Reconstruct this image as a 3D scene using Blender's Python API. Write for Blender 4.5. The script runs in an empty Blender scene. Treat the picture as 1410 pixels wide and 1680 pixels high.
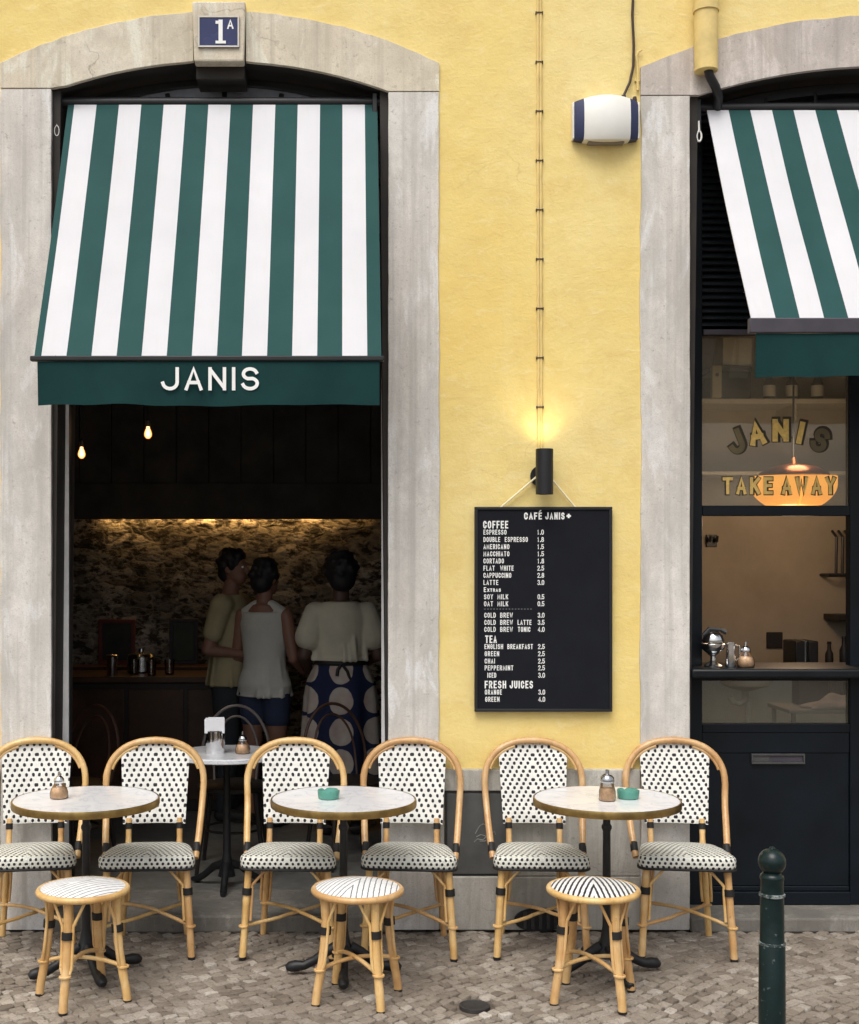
import bpy, math, random
from mathutils import Vector, Matrix
from mathutils.geometry import tessellate_polygon

random.seed(7)
PI = math.pi
R = math.radians
scene = bpy.context.scene
COL = scene.collection

# ------------------------------------------------------------------ camera
CAM_D, CAM_H = 5.9, 1.7           # metres from the facade, eye height
cd = bpy.data.cameras.new('camera')
cam = bpy.data.objects.new('camera', cd)
COL.objects.link(cam)
cam.location = (0, -CAM_D, CAM_H)
cam.rotation_euler = (R(90), 0, 0)
cd.sensor_fit = 'HORIZONTAL'
cd.sensor_width = 36
cd.lens = 2054 / 1410 * 36
cd.shift_x = (705 - 565) / 1410
cd.shift_y = (933 - 840) / 1410
cd.clip_end = 500
scene.camera = cam

# ------------------------------------------------------------------ sky, sun, exposure
SUN_EL, SUN_AZ = R(58), R(200)     # azimuth measured clockwise from +Y (north)
world = bpy.data.worlds.new('World')
scene.world = world
world.use_nodes = True
wt = world.node_tree
wt.nodes.clear()
sky = wt.nodes.new('ShaderNodeTexSky')
sky.sky_type = 'NISHITA'
sky.sun_disc = False
sky.sun_elevation = SUN_EL
sky.sun_rotation = SUN_AZ
sky.air_density = 1.0
sky.dust_density = 4.0
hs = wt.nodes.new('ShaderNodeHueSaturation')
hs.inputs['Saturation'].default_value = 0.30
bg = wt.nodes.new('ShaderNodeBackground')
bg.inputs['Strength'].default_value = 0.12
wo = wt.nodes.new('ShaderNodeOutputWorld')
wt.links.new(sky.outputs[0], hs.inputs['Color'])
wt.links.new(hs.outputs[0], bg.inputs[0])
wt.links.new(bg.outputs[0], wo.inputs[0])
sd = bpy.data.lights.new('sun', 'SUN')
sd.energy = 1.1
sd.angle = R(40)
sd.color = (1.0, 0.95, 0.88)
sun = bpy.data.objects.new('sun', sd)
COL.objects.link(sun)
dirv = Vector((math.sin(SUN_AZ) * math.cos(SUN_EL), math.cos(SUN_AZ) * math.cos(SUN_EL), math.sin(SUN_EL)))
sun.rotation_euler = (-dirv).to_track_quat('-Z', 'Y').to_euler()
sun.location = (-3, -8, 12)
vs = scene.view_settings
vs.view_transform = 'Standard'
vs.look = 'None'
vs.exposure = 0.55
vs.gamma = 1.0

# ------------------------------------------------------------------ materials
MATS = {}
class NT:
    """small wrapper to build node materials"""
    def __init__(s, name, base=(.5, .5, .5), rough=.6, metal=0, spec=.5):
        m = bpy.data.materials.new(name)
        m.use_nodes = True
        s.m, s.t = m, m.node_tree
        s.p = s.t.nodes['Principled BSDF']
        s.out = s.t.nodes['Material Output']
        s.p.inputs['Base Color'].default_value = (*base, 1)
        s.p.inputs['Roughness'].default_value = rough
        s.p.inputs['Metallic'].default_value = metal
        s.p.inputs['Specular IOR Level'].default_value = spec
        MATS[name] = m
    def n(s, typ, **kw):
        nd = s.t.nodes.new(typ)
        for k, v in kw.items():
            setattr(nd, k, v)
        return nd
    def l(s, a, b):
        s.t.links.new(a, b)
    def coord(s, scale=(1, 1, 1), kind='Object'):
        tc = s.n('ShaderNodeTexCoord')
        mp = s.n('ShaderNodeMapping')
        mp.inputs['Scale'].default_value = scale
        s.l(tc.outputs[kind], mp.inputs[0])
        return mp.outputs[0]
    def noise(s, vec, scale, detail=4, rough=.55, dist=0):
        nd = s.n('ShaderNodeTexNoise')
        nd.inputs['Scale'].default_value = scale
        nd.inputs['Detail'].default_value = detail
        nd.inputs['Roughness'].default_value = rough
        nd.inputs['Distortion'].default_value = dist
        s.l(vec, nd.inputs['Vector'])
        return nd.outputs['Fac']
    def ramp(s, fac, stops, interp='LINEAR'):
        nd = s.n('ShaderNodeValToRGB')
        e = nd.color_ramp.elements
        nd.color_ramp.interpolation = interp
        while len(e) < len(stops):
            e.new(.5)
        for i, (pos, c) in enumerate(stops):
            e[i].position = pos
            e[i].color = (*c, 1) if len(c) == 3 else c
        s.l(fac, nd.inputs[0])
        return nd.outputs[0]
    def mix(s, fac, a, b, blend='MIX'):
        nd = s.n('ShaderNodeMix', data_type='RGBA', blend_type=blend)
        for sock, v in ((nd.inputs[0], fac), (nd.inputs[6], a), (nd.inputs[7], b)):
            if isinstance(v, (int, float)):
                sock.default_value = v
            elif isinstance(v, tuple):
                sock.default_value = (*v, 1)
            else:
                s.l(v, sock)
        return nd.outputs[2]
    def math(s, op, a, b=0.0, c=0.0):
        nd = s.n('ShaderNodeMath', operation=op)
        for sock, v in zip(nd.inputs, (a, b, c)):
            if isinstance(v, (int, float)):
                sock.default_value = v
            else:
                s.l(v, sock)
        return nd.outputs[0]
    def base(s, col):
        s.l(col, s.p.inputs['Base Color'])
    def bump(s, h, strength=.3, dist=.01):
        nd = s.n('ShaderNodeBump')
        nd.inputs['Strength'].default_value = strength
        nd.inputs['Distance'].default_value = dist
        s.l(h, nd.inputs['Height'])
        s.l(nd.outputs[0], s.p.inputs['Normal'])

def simple(name, base, rough=.6, metal=0, spec=.4, var=.12, scale=8, bump=0):
    m = NT(name, base, rough, metal, spec)
    v = m.coord()
    f = m.noise(v, scale, 5, .6)
    lo = tuple(c * (1 - var) for c in base)
    hi = tuple(min(1, c * (1 + var)) for c in base)
    m.base(m.ramp(f, [(.3, lo), (.7, hi)]))
    r = m.math('MULTIPLY_ADD', f, .25, rough - .12)
    m.l(r, m.p.inputs['Roughness'])
    if bump:
        m.bump(m.noise(v, scale * 12, 3), .25, bump)
    return m.m

# yellow plaster
m = NT('plaster', rough=.9, spec=.2)
v = m.coord()
big = m.noise(v, .55, 5, .55)
col = m.ramp(big, [(.28, (.80, .56, .15)), (.50, (.81, .635, .240)), (.70, (.83, .69, .335))])
mid = m.noise(v, 5.0, 6, .65, .4)
col = m.mix(m.ramp(mid, [(.45, (0, 0, 0)), (.72, (.5, .5, .5))]), col, (.70, .50, .17))
streak = m.noise(m.coord((9, 9, .5)), 1.2, 4, .6)
col = m.mix(m.ramp(streak, [(.55, (0, 0, 0)), (.8, (.28, .28, .28))]), col, (.86, .72, .36))
spots = m.noise(v, 34, 3, .7)
col = m.mix(m.ramp(spots, [(.64, (0, 0, 0)), (.74, (.35, .35, .35))]), col, (.60, .43, .14))
vo = m.n('ShaderNodeTexVoronoi', feature='DISTANCE_TO_EDGE'); vo.inputs['Scale'].default_value = .8
nz = m.n('ShaderNodeTexNoise'); nz.inputs['Scale'].default_value = 2.2; nz.inputs['Detail'].default_value = 7
m.l(v, nz.inputs['Vector'])
sc = m.n('ShaderNodeVectorMath', operation='SCALE'); sc.inputs['Scale'].default_value = .7
m.l(nz.outputs['Color'], sc.inputs[0])
ad = m.n('ShaderNodeVectorMath', operation='ADD'); m.l(v, ad.inputs[0]); m.l(sc.outputs[0], ad.inputs[1]); m.l(ad.outputs[0], vo.inputs['Vector'])
hl = m.mix(1.0, m.ramp(vo.outputs['Distance'], [(0, (.28, .28, .28)), (.004, (0, 0, 0))]), m.ramp(m.noise(v, 1.6, 3), [(.5, (0, 0, 0)), (.6, (1, 1, 1))]), 'MULTIPLY')
col = m.mix(hl, col, (.45, .33, .12))
trow = m.noise(m.coord((1.6, 1.6, 3.4)), 7, 7, .72, 1.0)
col = m.mix(m.ramp(trow, [(.54, (0, 0, 0)), (.70, (.42, .42, .42))]), col, (.86, .75, .44))
m.base(col)
hh = m.math('ADD', m.math('MULTIPLY', m.noise(v, 6, 4), 1.6), m.math('MULTIPLY', m.noise(v, 70, 4, .6), .35))
m.bump(m.math('ADD', hh, m.math('MULTIPLY', trow, .5)), .42, .012)

def stone(name, lo, mid_, hi, streaky=True, cracks=True):
    m = NT(name, rough=.85, spec=.25)
    v = m.coord()
    vz = m.coord((3.2, 3.2, .7)) if streaky else m.coord((1.4, 1.4, 1.4))
    a = m.noise(vz, 1.7, 7, .62, .3)
    col = m.ramp(a, [(.28, lo), (.5, mid_), (.74, hi)])
    b = m.noise(v, 9, 6, .7, .5)
    col = m.mix(m.ramp(b, [(.42, (.40, .40, .40)), (.62, (0, 0, 0))]), col, tuple(c * .70 for c in mid_))
    c_ = m.noise(m.coord((1, 1, .35)), 2.3, 3)
    col = m.mix(m.ramp(c_, [(.52, (0, 0, 0)), (.75, (.35, .35, .35))]), col, (hi[0] * 1.02, hi[1] * .93, hi[2] * .88))
    nocrack = col
    vo = m.n('ShaderNodeTexVoronoi', feature='DISTANCE_TO_EDGE')
    dn = m.n('ShaderNodeVectorMath', operation='ADD')
    nz = m.n('ShaderNodeTexNoise')
    nz.inputs['Scale'].default_value = 3.5
    nz.inputs['Detail'].default_value = 6
    m.l(v, nz.inputs['Vector'])
    sc = m.n('ShaderNodeVectorMath', operation='SCALE')
    sc.inputs['Scale'].default_value = .55
    m.l(nz.outputs['Color'], sc.inputs[0])
    m.l(v, dn.inputs[0])
    m.l(sc.outputs[0], dn.inputs[1])
    vo.inputs['Scale'].default_value = 1.5
    m.l(dn.outputs[0], vo.inputs['Vector'])
    crack = m.ramp(vo.outputs['Distance'], [(.0, (.8, .8, .8)), (.008, (0, 0, 0))])
    gate = m.ramp(m.noise(v, 1.1, 2), [(.52, (0, 0, 0)), (.60, (1, 1, 1))])
    cg = m.mix(1.0, crack, gate, 'MULTIPLY')
    col = m.mix(cg, col, tuple(c * .42 for c in mid_))
    if not cracks:
        col = nocrack
    # pits, pale lime patches and rain streaks
    pit = m.noise(v, 38, 4, .75)
    col = m.mix(m.ramp(pit, [(.30, (.75, .75, .75)), (.40, (0, 0, 0))]), col, tuple(c * .5 for c in mid_))
    lim = m.noise(m.coord((2.5, 2.5, .9)), 2.6, 7, .7, .6)
    col = m.mix(m.ramp(lim, [(.54, (0, 0, 0)), (.62, (.55, .55, .55))]), col, tuple(min(.82, c * 1.12) for c in hi))
    rain = m.noise(m.coord((16, 16, .35)), 1.6, 5, .65)
    col = m.mix(m.ramp(rain, [(.50, (0, 0, 0)), (.68, (.55, .55, .55))]), col, tuple(c * .60 for c in mid_))
    gry = m.noise(m.coord((1.3, 1.3, .6)), 1.9, 7, .68, .8)
    col = m.mix(m.ramp(gry, [(.50, (0, 0, 0)), (.66, (.50, .50, .50))]), col, (mid_[0] * .62, mid_[1] * .62, mid_[2] * .64))
    spk = m.noise(v, 150, 3, .8)
    col = m.mix(m.ramp(spk, [(.36, (.35, .35, .35)), (.50, (0, 0, 0))]), col, tuple(c * .55 for c in mid_))
    m.base(col)
    hh = m.math('ADD', m.math('MULTIPLY', a, .8), m.math('MULTIPLY', m.noise(v, 55, 5, .7), .5))
    m.bump(hh, .4, .008)
    return m.m
stone('stone_jamb', (.46, .435, .395), (.68, .65, .60), (.80, .775, .73), True, False)
stone('stone_arch', (.52, .45, .34), (.69, .62, .49), (.80, .74, .63), False)
stone('stone_arch_pink', (.44, .39, .34), (.58, .52, .47), (.70, .64, .60), False)
stone('stone_plinth', (.34, .32, .28), (.47, .45, .40), (.60, .58, .53))
stone('stone_step', (.13, .12, .105), (.20, .186, .163), (.29, .275, .245), False, False)
simple('slot_metal', (.075, .073, .072), .5, .3, var=.2)
simple('mortar', (.30, .27, .22), .95, var=.2)

# dark, rough indoor stone
m = NT('rubble', rough=.9, spec=.2)
v = m.coord((1, 1, 1.7))
nz = m.n('ShaderNodeTexNoise'); nz.inputs['Scale'].default_value = 5; nz.inputs['Detail'].default_value = 6
m.l(v, nz.inputs['Vector'])
sc = m.n('ShaderNodeVectorMath', operation='SCALE'); sc.inputs['Scale'].default_value = .35
m.l(nz.outputs['Color'], sc.inputs[0])
ad = m.n('ShaderNodeVectorMath', operation='ADD'); m.l(v, ad.inputs[0]); m.l(sc.outputs[0], ad.inputs[1])
vo = m.n('ShaderNodeTexVoronoi'); vo.inputs['Scale'].default_value = 4.2
m.l(ad.outputs[0], vo.inputs['Vector'])
ve = m.n('ShaderNodeTexVoronoi', feature='DISTANCE_TO_EDGE'); ve.inputs['Scale'].default_value = 4.2
m.l(ad.outputs[0], ve.inputs['Vector'])
sp = m.n('ShaderNodeSeparateColor'); m.l(vo.outputs['Color'], sp.inputs[0])
col = m.ramp(sp.outputs[0], [(.1, (.18, .18, .165)), (.5, (.36, .36, .33)), (.9, (.60, .59, .55))])
n2 = m.noise(v, 11, 6, .7)
col = m.mix(m.ramp(n2, [(.44, (.92, .92, .92)), (.54, (0, 0, 0))]), col, (.022, .022, .021))
col = m.mix(m.ramp(ve.outputs['Distance'], [(0, (.55, .55, .55)), (.06, (0, 0, 0))]), col, (.50, .48, .42))
m.base(col)
m.bump(m.math('ADD', m.math('MULTIPLY', ve.outputs['Distance'], 2.0), m.math('MULTIPLY', n2, 1.2)), 1.0, .05)

# awning stripes are set per awning
def stripes(name, x0, period, white_first):
    m = NT(name, rough=.75, spec=.25)
    tc = m.n('ShaderNodeTexCoord')
    sx = m.n('ShaderNodeSeparateXYZ'); m.l(tc.outputs['Object'], sx.inputs[0])
    f = m.math('FRACT', m.math('DIVIDE', m.math('SUBTRACT', sx.outputs[0], x0), period))
    g = m.math('GREATER_THAN', f, .5)
    if not white_first:
        g = m.math('SUBTRACT', 1.0, g)
    v = m.coord()
    nn = m.noise(m.coord((1, 1, 1)), 4, 4)
    wcol = m.ramp(nn, [(.3, (.73, .725, .75)), (.7, (.79, .785, .81))])
    dirt = m.noise(m.coord((14, 2, 2)), 2.2, 5, .6)
    wcol = m.mix(m.ramp(dirt, [(.56, (0, 0, 0)), (.8, (.5, .5, .5))]), wcol, (.70, .69, .67))
    gcol = m.ramp(nn, [(.3, (.019, .078, .075)), (.7, (.027, .096, .092))])
    gcol = m.mix(m.ramp(m.noise(v, 60, 3), [(.66, (0, 0, 0)), (.8, (.3, .3, .3))]), gcol, (.06, .14, .13))
    m.base(m.mix(g, wcol, gcol))
    wv = m.n('ShaderNodeTexWave'); wv.inputs['Scale'].default_value = 260
    m.l(v, wv.inputs[0])
    m.bump(m.math('ADD', m.math('MULTIPLY', wv.outputs['Fac'], .05), nn), .12, .01)
    # thin canvas lets some daylight through
    tl = m.n('ShaderNodeBsdfTranslucent')
    m.l(m.mix(g, (.75, .75, .76), (.03, .13, .12)), tl.inputs[0])
    mx = m.n('ShaderNodeMixShader'); mx.inputs[0].default_value = .22
    m.l(m.p.outputs[0], mx.inputs[1]); m.l(tl.outputs[0], mx.inputs[2])
    m.l(mx.outputs[0], m.out.inputs[0])
    return m.m
stripes('stripe_left', 0.0296 - 0.10625, .2125, False)
stripes('stripe_right', 0.0, .2058, True)
simple('green_fabric_shaded', (.008, .038, .038), .85, spec=.15, var=.14, scale=6, bump=.001)  # darker copy of the awning green, valance shade put into the colour

m = NT('cane', rough=.36)
tc = m.n('ShaderNodeTexCoord')
oi = m.n('ShaderNodeObjectInfo')
ofs = m.n('ShaderNodeVectorMath', operation='ADD')
m.l(tc.outputs['Object'], ofs.inputs[0]); m.l(oi.outputs['Location'], ofs.inputs[1])
a = m.noise(ofs.outputs[0], 9, 5, .6)
mp = m.n('ShaderNodeMapping'); mp.inputs['Scale'].default_value = (90, 90, 6); m.l(ofs.outputs[0], mp.inputs[0])
b = m.noise(mp.outputs[0], 1, 3)
col = m.ramp(a, [(.25, (.47, .25, .085)), (.5, (.63, .39, .155)), (.78, (.76, .54, .275))])
col = m.mix(m.ramp(b, [(.5, (0, 0, 0)), (.75, (.45, .45, .45))]), col, (.38, .19, .06))
sp2 = m.noise(ofs.outputs[0], 60, 2)
col = m.mix(m.ramp(sp2, [(.68, (0, 0, 0)), (.76, (.5, .5, .5))]), col, (.25, .11, .035))
hv = m.n('ShaderNodeHueSaturation')
m.l(m.math('MULTIPLY_ADD', oi.outputs['Random'], .014, .493), hv.inputs['Hue'])
m.l(m.math('MULTIPLY_ADD', oi.outputs['Random'], .24, .90), hv.inputs['Value'])
m.l(col, hv.inputs['Color'])
m.base(hv.outputs[0])
m.p.inputs['Coat Weight'].default_value = .25
m.p.inputs['Coat Roughness'].default_value = .25
m.bump(b, .12, .002)
simple('binding_black', (.012, .011, .011), .6)

def weave(name, a, b, dw, dh, base=(.80, .78, .70), slant=False, ink=(.014, .014, .018)):
    m = NT(name, rough=.5, spec=.4)
    at = m.n('ShaderNodeAttribute', attribute_name='weave')
    sx = m.n('ShaderNodeSeparateXYZ'); m.l(at.outputs['Vector'], sx.inputs[0])
    tc = m.n('ShaderNodeTexCoord')
    j = m.noise(tc.outputs['Object'], 45, 2)
    jj = m.math('MULTIPLY_ADD', j, .22, -.11)
    au = m.math('DIVIDE', m.math('ABSOLUTE', sx.outputs[0]), a)
    vv = m.math('DIVIDE', sx.outputs[1], b)
    row = m.math('FLOOR', vv)
    fv = m.math('SUBTRACT', m.math('FRACT', vv), .5)
    uu = m.math('ADD', m.math('MULTIPLY_ADD', vv if slant else row, 1 / 3, au), .08)
    fu = m.math('ADD', m.math('SUBTRACT', m.math('FRACT', uu), .5), jj)
    fv = m.math('ADD', fv, jj)
    d = m.math('ADD', m.math('POWER', m.math('ABSOLUTE', m.math('DIVIDE', fu, dw)), 2.6),
               m.math('POWER', m.math('ABSOLUTE', m.math('DIVIDE', fv, dh)), 2.6))
    k = m.ramp(d, [(.75, (1, 1, 1)), (1.0, (0, 0, 0))])
    # the strands: three per period sideways, woven over and under
    strand = m.math('ABSOLUTE', m.math('SINE', m.math('MULTIPLY', au, 3 * PI)))
    rowb = m.math('ABSOLUTE', m.math('SINE', m.math('MULTIPLY', vv, PI)))
    hgt = m.math('MULTIPLY', strand, m.math('MULTIPLY_ADD', rowb, .6, .4))
    n1 = m.noise(tc.outputs['Object'], 14, 4)
    wc = m.ramp(n1, [(.3, tuple(c * .92 for c in base)), (.7, tuple(min(1, c * 1.05) for c in base))])
    m.base(m.mix(k, wc, ink))
    m.bump(hgt, .55, .0025)
    return m.m
weave('weave_back_wide', .0318, .0229, .215, .37, (.80, .79, .74))
weave('weave_back_tight', .0314, .0186, .215, .42, (.80, .79, .74))
weave('weave_seat', .0235, .0182, .25, .37, (.72, .72, .65))
weave('weave_stool_faint', .0215, .036, .11, .80, (.80, .80, .80), True, (.16, .17, .18))
weave('weave_stool_bold', .0215, .036, .22, .80, (.82, .81, .79), True)

m = NT('marble', (.8, .8, .8), .22, spec=.4)
v = m.coord()
nz = m.n('ShaderNodeTexNoise'); nz.inputs['Scale'].default_value = 6; nz.inputs['Detail'].default_value = 7; nz.inputs['Distortion'].default_value = 1.6
m.l(v, nz.inputs['Vector'])
col = m.ramp(nz.outputs['Fac'], [(.40, (.80, .80, .82)), (.485, (.74, .75, .78)), (.50, (.60, .62, .66)), (.515, (.76, .77, .80)), (.65, (.83, .83, .84))])
m.base(col)
m.p.inputs['Coat Weight'].default_value = .15
m.p.inputs['Coat Roughness'].default_value = .1
simple('brass', (.42, .29, .11), .35, 1.0, var=.25, scale=20)
simple('cast_iron', (.012, .012, .013), .45, 0, var=.3, scale=30, bump=.002)
simple('black_metal', (.014, .014, .016), .45, 0, var=.2)
simple('black_paint', (.006, .008, .010), .38, 0, .25, var=.35, scale=5)
simple('door_paint', (.005, .008, .012), .42, 0, .22, var=.35, scale=3)
simple('frame_dark', (.012, .014, .015), .45, 0, var=.3)
simple('frame_purple', (.05, .045, .058), .5, 0, var=.2)
simple('edge_grey', (.74, .73, .72), .5, 0, var=.15)
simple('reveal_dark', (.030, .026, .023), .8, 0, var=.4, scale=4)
simple('edge_brown', (.27, .205, .15), .6, 0, var=.2)
simple('white_plastic', (.78, .77, .72), .4, 0, var=.04)
simple('navy_plastic', (.028, .036, .095), .45, 0, var=.1)
simple('grey_plastic', (.24, .22, .20), .6, 0, var=.1)
simple('yellow_paint', (.72, .55, .22), .7, 0, var=.15, scale=10)
simple('dark_cable', (.045, .025, .018), .6, 0, var=.2)
simple('cord', (.84, .76, .50), .8, 0, var=.1)
simple('navy_enamel', (.020, .028, .10), .25, 0, var=.15)
simple('cream_enamel', (.62, .58, .50), .35, 0, var=.1)
simple('letter_white', (.82, .82, .80), .6, 0, var=.03)
simple('letter_grey', (.16, .16, .17), .6, 0, var=.03)
simple('chrome', (.72, .72, .72), .16, 1.0, var=.1)
simple('steel', (.50, .51, .53), .22, 1.0, var=.1)
simple('paper', (.82, .82, .84), .8, 0, var=.03)
simple('brown_sugar', (.80, .54, .32), .85, 0, var=.2, scale=80)
simple('gold_leaf', (.78, .53, .17), .42, .55, var=.2, scale=40)
simple('letter_bronze', (.13, .10, .05), .5, 0, var=.2)
simple('letter_dark', (.035, .028, .016), .5, 0, var=.1)
simple('wood_dark', (.050, .022, .012), .45, 0, var=.4, scale=6)
simple('wood_black', (.018, .014, .012), .5, 0, var=.4, scale=6)
simple('red_frame', (.16, .040, .025), .5, 0, var=.2)
simple('picture_dark', (.030, .032, .030), .5, 0, var=.5, scale=9)
simple('picture_green', (.055, .075, .050), .5, 0, var=.4, scale=5)
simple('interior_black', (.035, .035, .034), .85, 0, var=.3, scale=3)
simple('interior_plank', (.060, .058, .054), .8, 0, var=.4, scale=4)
simple('beige_plaster', (.34, .29, .225), .9, 0, var=.16, scale=2.2, bump=.003)
simple('shelf_white', (.50, .46, .38), .6, 0, var=.1)
simple('floor_tile', (.14, .14, .13), .5, 0, var=.3, scale=20)
simple('grey_panel', (.46, .50, .46), .7, 0, var=.12, scale=4)
simple('box_kraft', (.36, .31, .20), .8, 0, var=.15)
simple('box_cream', (.44, .40, .30), .8, 0, var=.15)
simple('cloth_pink', (.33, .27, .25), .9, 0, var=.2, scale=12)
simple('skin', (.20, .10, .07), .55, 0, var=.1)
simple('skin_dark', (.07, .038, .028), .55, 0, var=.1)
simple('hair', (.010, .009, .010), .6, 0, var=.3, scale=50)
simple('tee_yellow', (.30, .26, .15), .9, 0, var=.12, scale=7)
simple('top_white', (.46, .46, .42), .9, 0, var=.1, scale=7)
simple('blouse_cream', (.46, .43, .34), .9, 0, var=.12, scale=7)
simple('trousers_dark', (.022, .026, .030), .9, 0, var=.2)
simple('denim', (.022, .032, .065), .9, 0, var=.2)
simple('shoe_dark', (.02, .018, .018), .6, 0, var=.2)
simple('utility_grey', (.085, .085, .083), .55, 0, var=.28, scale=4, bump=.002)
simple('utility_edge', (.03, .03, .03), .6, 0, var=.2)
simple('graffiti', (.22, .22, .20), .8, 0, var=.3, scale=30)
simple('iron_cover', (.055, .052, .050), .55, .4, var=.3, scale=60, bump=.002)

m = NT('bollard_paint', rough=.30, spec=.35)
v = m.coord()
n1 = m.noise(v, 14, 6, .7)
n2 = m.noise(v, 45, 4, .6)
col = m.ramp(n1, [(.3, (.003, .011, .011)), (.7, (.006, .020, .020))])
col = m.mix(m.ramp(n2, [(.66, (0, 0, 0)), (.70, (.7, .7, .7))]), col, (.10, .13, .13))
m.base(col)
m.bump(n2, .25, .003)
m = NT('worn_edge', rough=.6)
n2 = m.noise(m.coord(), 60, 4, .7)
m.base(m.ramp(n2, [(.46, (.010, .025, .025)), (.64, (.26, .29, .28))]))

# navy cloth with rows of big cream discs
m = NT('skirt_print', rough=.9, spec=.15)
tc = m.n('ShaderNodeTexCoord'); sx = m.n('ShaderNodeSeparateXYZ'); m.l(tc.outputs['Object'], sx.inputs[0])
fx = m.math('SUBTRACT', m.math('FRACT', m.math('ADD', m.math('DIVIDE', sx.outputs[0], .21), .52)), .5)
fz = m.math('SUBTRACT', m.math('FRACT', m.math('DIVIDE', sx.outputs[2], .185)), .5)
d = m.math('ADD', m.math('POWER', m.math('DIVIDE', fx, .36), 2.0), m.math('POWER', m.math('DIVIDE', fz, .46), 2.0))
nn = m.noise(tc.outputs['Object'], 9, 3)
d = m.math('ADD', d, m.math('MULTIPLY_ADD', nn, .5, -.25))
k = m.ramp(d, [(.9, (1, 1, 1)), (.98, (0, 0, 0))])
m.base(m.mix(k, (.016, .022, .055), m.ramp(nn, [(.35, (.42, .39, .34)), (.65, (.36, .28, .25))])))

def glass(name, tint=(.9, .93, .92), refl=.9, rough=.02, dust_sheen=(.0, (.4, .42, .45)), ior=1.5):
    m = NT(name)
    t = m.t
    tr = m.n('ShaderNodeBsdfTransparent'); tr.inputs[0].default_value = (*tint, 1)
    gl = m.n('ShaderNodeBsdfGlossy'); gl.inputs[0].default_value = (refl, refl, refl, 1); gl.inputs['Roughness'].default_value = rough
    fr = m.n('ShaderNodeFresnel'); fr.inputs[0].default_value = ior
    mx = m.n('ShaderNodeMixShader')
    m.l(fr.outputs[0], mx.inputs[0]); m.l(tr.outputs[0], mx.inputs[1]); m.l(gl.outputs[0], mx.inputs[2])
    last = mx.outputs[0]
    if dust_sheen[0]:  # diffuse layer for dust and for reflections painted into the glass
        df = m.n('ShaderNodeBsdfDiffuse'); df.inputs[0].default_value = (*dust_sheen[1], 1)
        m2 = m.n('ShaderNodeMixShader')
        f = m.ramp(m.noise(m.coord(), 5, 5), [(.3, (dust_sheen[0] * .6,) * 3), (.7, (dust_sheen[0] * 1.3,) * 3)])
        m.l(f, m2.inputs[0]); m.l(last, m2.inputs[1]); m.l(df.outputs[0], m2.inputs[2])
        last = m2.outputs[0]
    t.nodes.remove(m.p)
    m.l(last, m.out.inputs[0])
    return m.m
glass('glass_clear')
glass('glass_jar', (.95, .95, .95), .9)
glass('glass_sky_sheen', (.75, .80, .82), .9, .05, (.45, (.62, .68, .80)), 2.5)  # pale blue diffuse layer painted in as the sky's reflection
glass('glass_blue', (.86, .92, .97), .9, .05, (.17, (.60, .70, .80)))
glass('glass_shop', (.82, .82, .78), .9, .02, (.13, (.50, .46, .37)))  # warm diffuse layer: dust plus a painted reflection of the building opposite
m = NT('glass_teal', (.16, .46, .37), .08)
m.p.inputs['Transmission Weight'].default_value = .5
m.p.inputs['IOR'].default_value = 1.45
m = NT('glass_pale', (.62, .74, .82), .08)
m.p.inputs['Transmission Weight'].default_value = .6

def emit(name, col, strength):
    m = NT(name, col, .5)
    m.p.inputs['Emission Color'].default_value = (*col, 1)
    m.p.inputs['Emission Strength'].default_value = strength
    return m.m
m = NT('bulb_glow', (1, .6, .3), .3)
lw = m.n('ShaderNodeLayerWeight'); lw.inputs['Blend'].default_value = .35
g = m.ramp(lw.outputs['Facing'], [(.0, (4, 2.4, 1.1)), (.18, (2.0, .85, .22)), (.6, (.60, .17, .025))])
m.l(g, m.p.inputs['Emission Color']); m.p.inputs['Emission Strength'].default_value = 1.0
emit('led_glow', (1.0, .50, .14), 5)
m = NT('lamp_shade_orange', (.5, .2, .03), .3)
tc = m.n('ShaderNodeTexCoord'); sx = m.n('ShaderNodeSeparateXYZ'); m.l(tc.outputs['Object'], sx.inputs[0])
g = m.ramp(m.math('MULTIPLY_ADD', sx.outputs[2], 4.0, .9), [(0, (1, .30, .035)), (1, (1, .42, .07))])
m.l(g, m.p.inputs['Emission Color']); m.p.inputs['Emission Strength'].default_value = 1.15
emit('sconce_glow', (1.0, .85, .5), 8)

# paving stones
m = NT('cobble', rough=.72, spec=.35)
at = m.n('ShaderNodeAttribute', attribute_name='tint')
v = m.coord()
col = m.ramp(at.outputs['Fac'], [(0, (.17, .14, .112)), (.35, (.29, .248, .202)), (.65, (.39, .342, .288)), (1, (.56, .51, .45))])
n1 = m.noise(v, 2.2, 4)
col = m.mix(m.ramp(n1, [(.4, (.5, .5, .5)), (.62, (0, 0, 0))]), col, (.17, .135, .105))
n2 = m.noise(v, 90, 5, .7)
col = m.mix(m.ramp(n2, [(.36, (.6, .6, .6)), (.5, (0, 0, 0))]), col, (.12, .095, .075))
m.base(col)
gr = m.noise(v, 7, 6, .7)
col = m.mix(m.ramp(gr, [(.52, (0, 0, 0)), (.68, (.55, .55, .55))]), col, (.13, .105, .082))
m.base(col)
m.bump(m.math('ADD', m.noise(v, 40, 4, .7), m.math('MULTIPLY', n2, .4)), .5, .008)
m = NT('joint_sand', rough=.95, spec=.1)
v = m.coord()
m.base(m.ramp(m.noise(v, 30, 5, .7), [(.3, (.085, .070, .055)), (.7, (.20, .168, .135))]))
m = NT('street_ground', rough=.9, spec=.2)
v = m.coord()
vo = m.n('ShaderNodeTexVoronoi', feature='DISTANCE_TO_EDGE'); vo.inputs['Scale'].default_value = 13
m.l(v, vo.inputs['Vector'])
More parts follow.
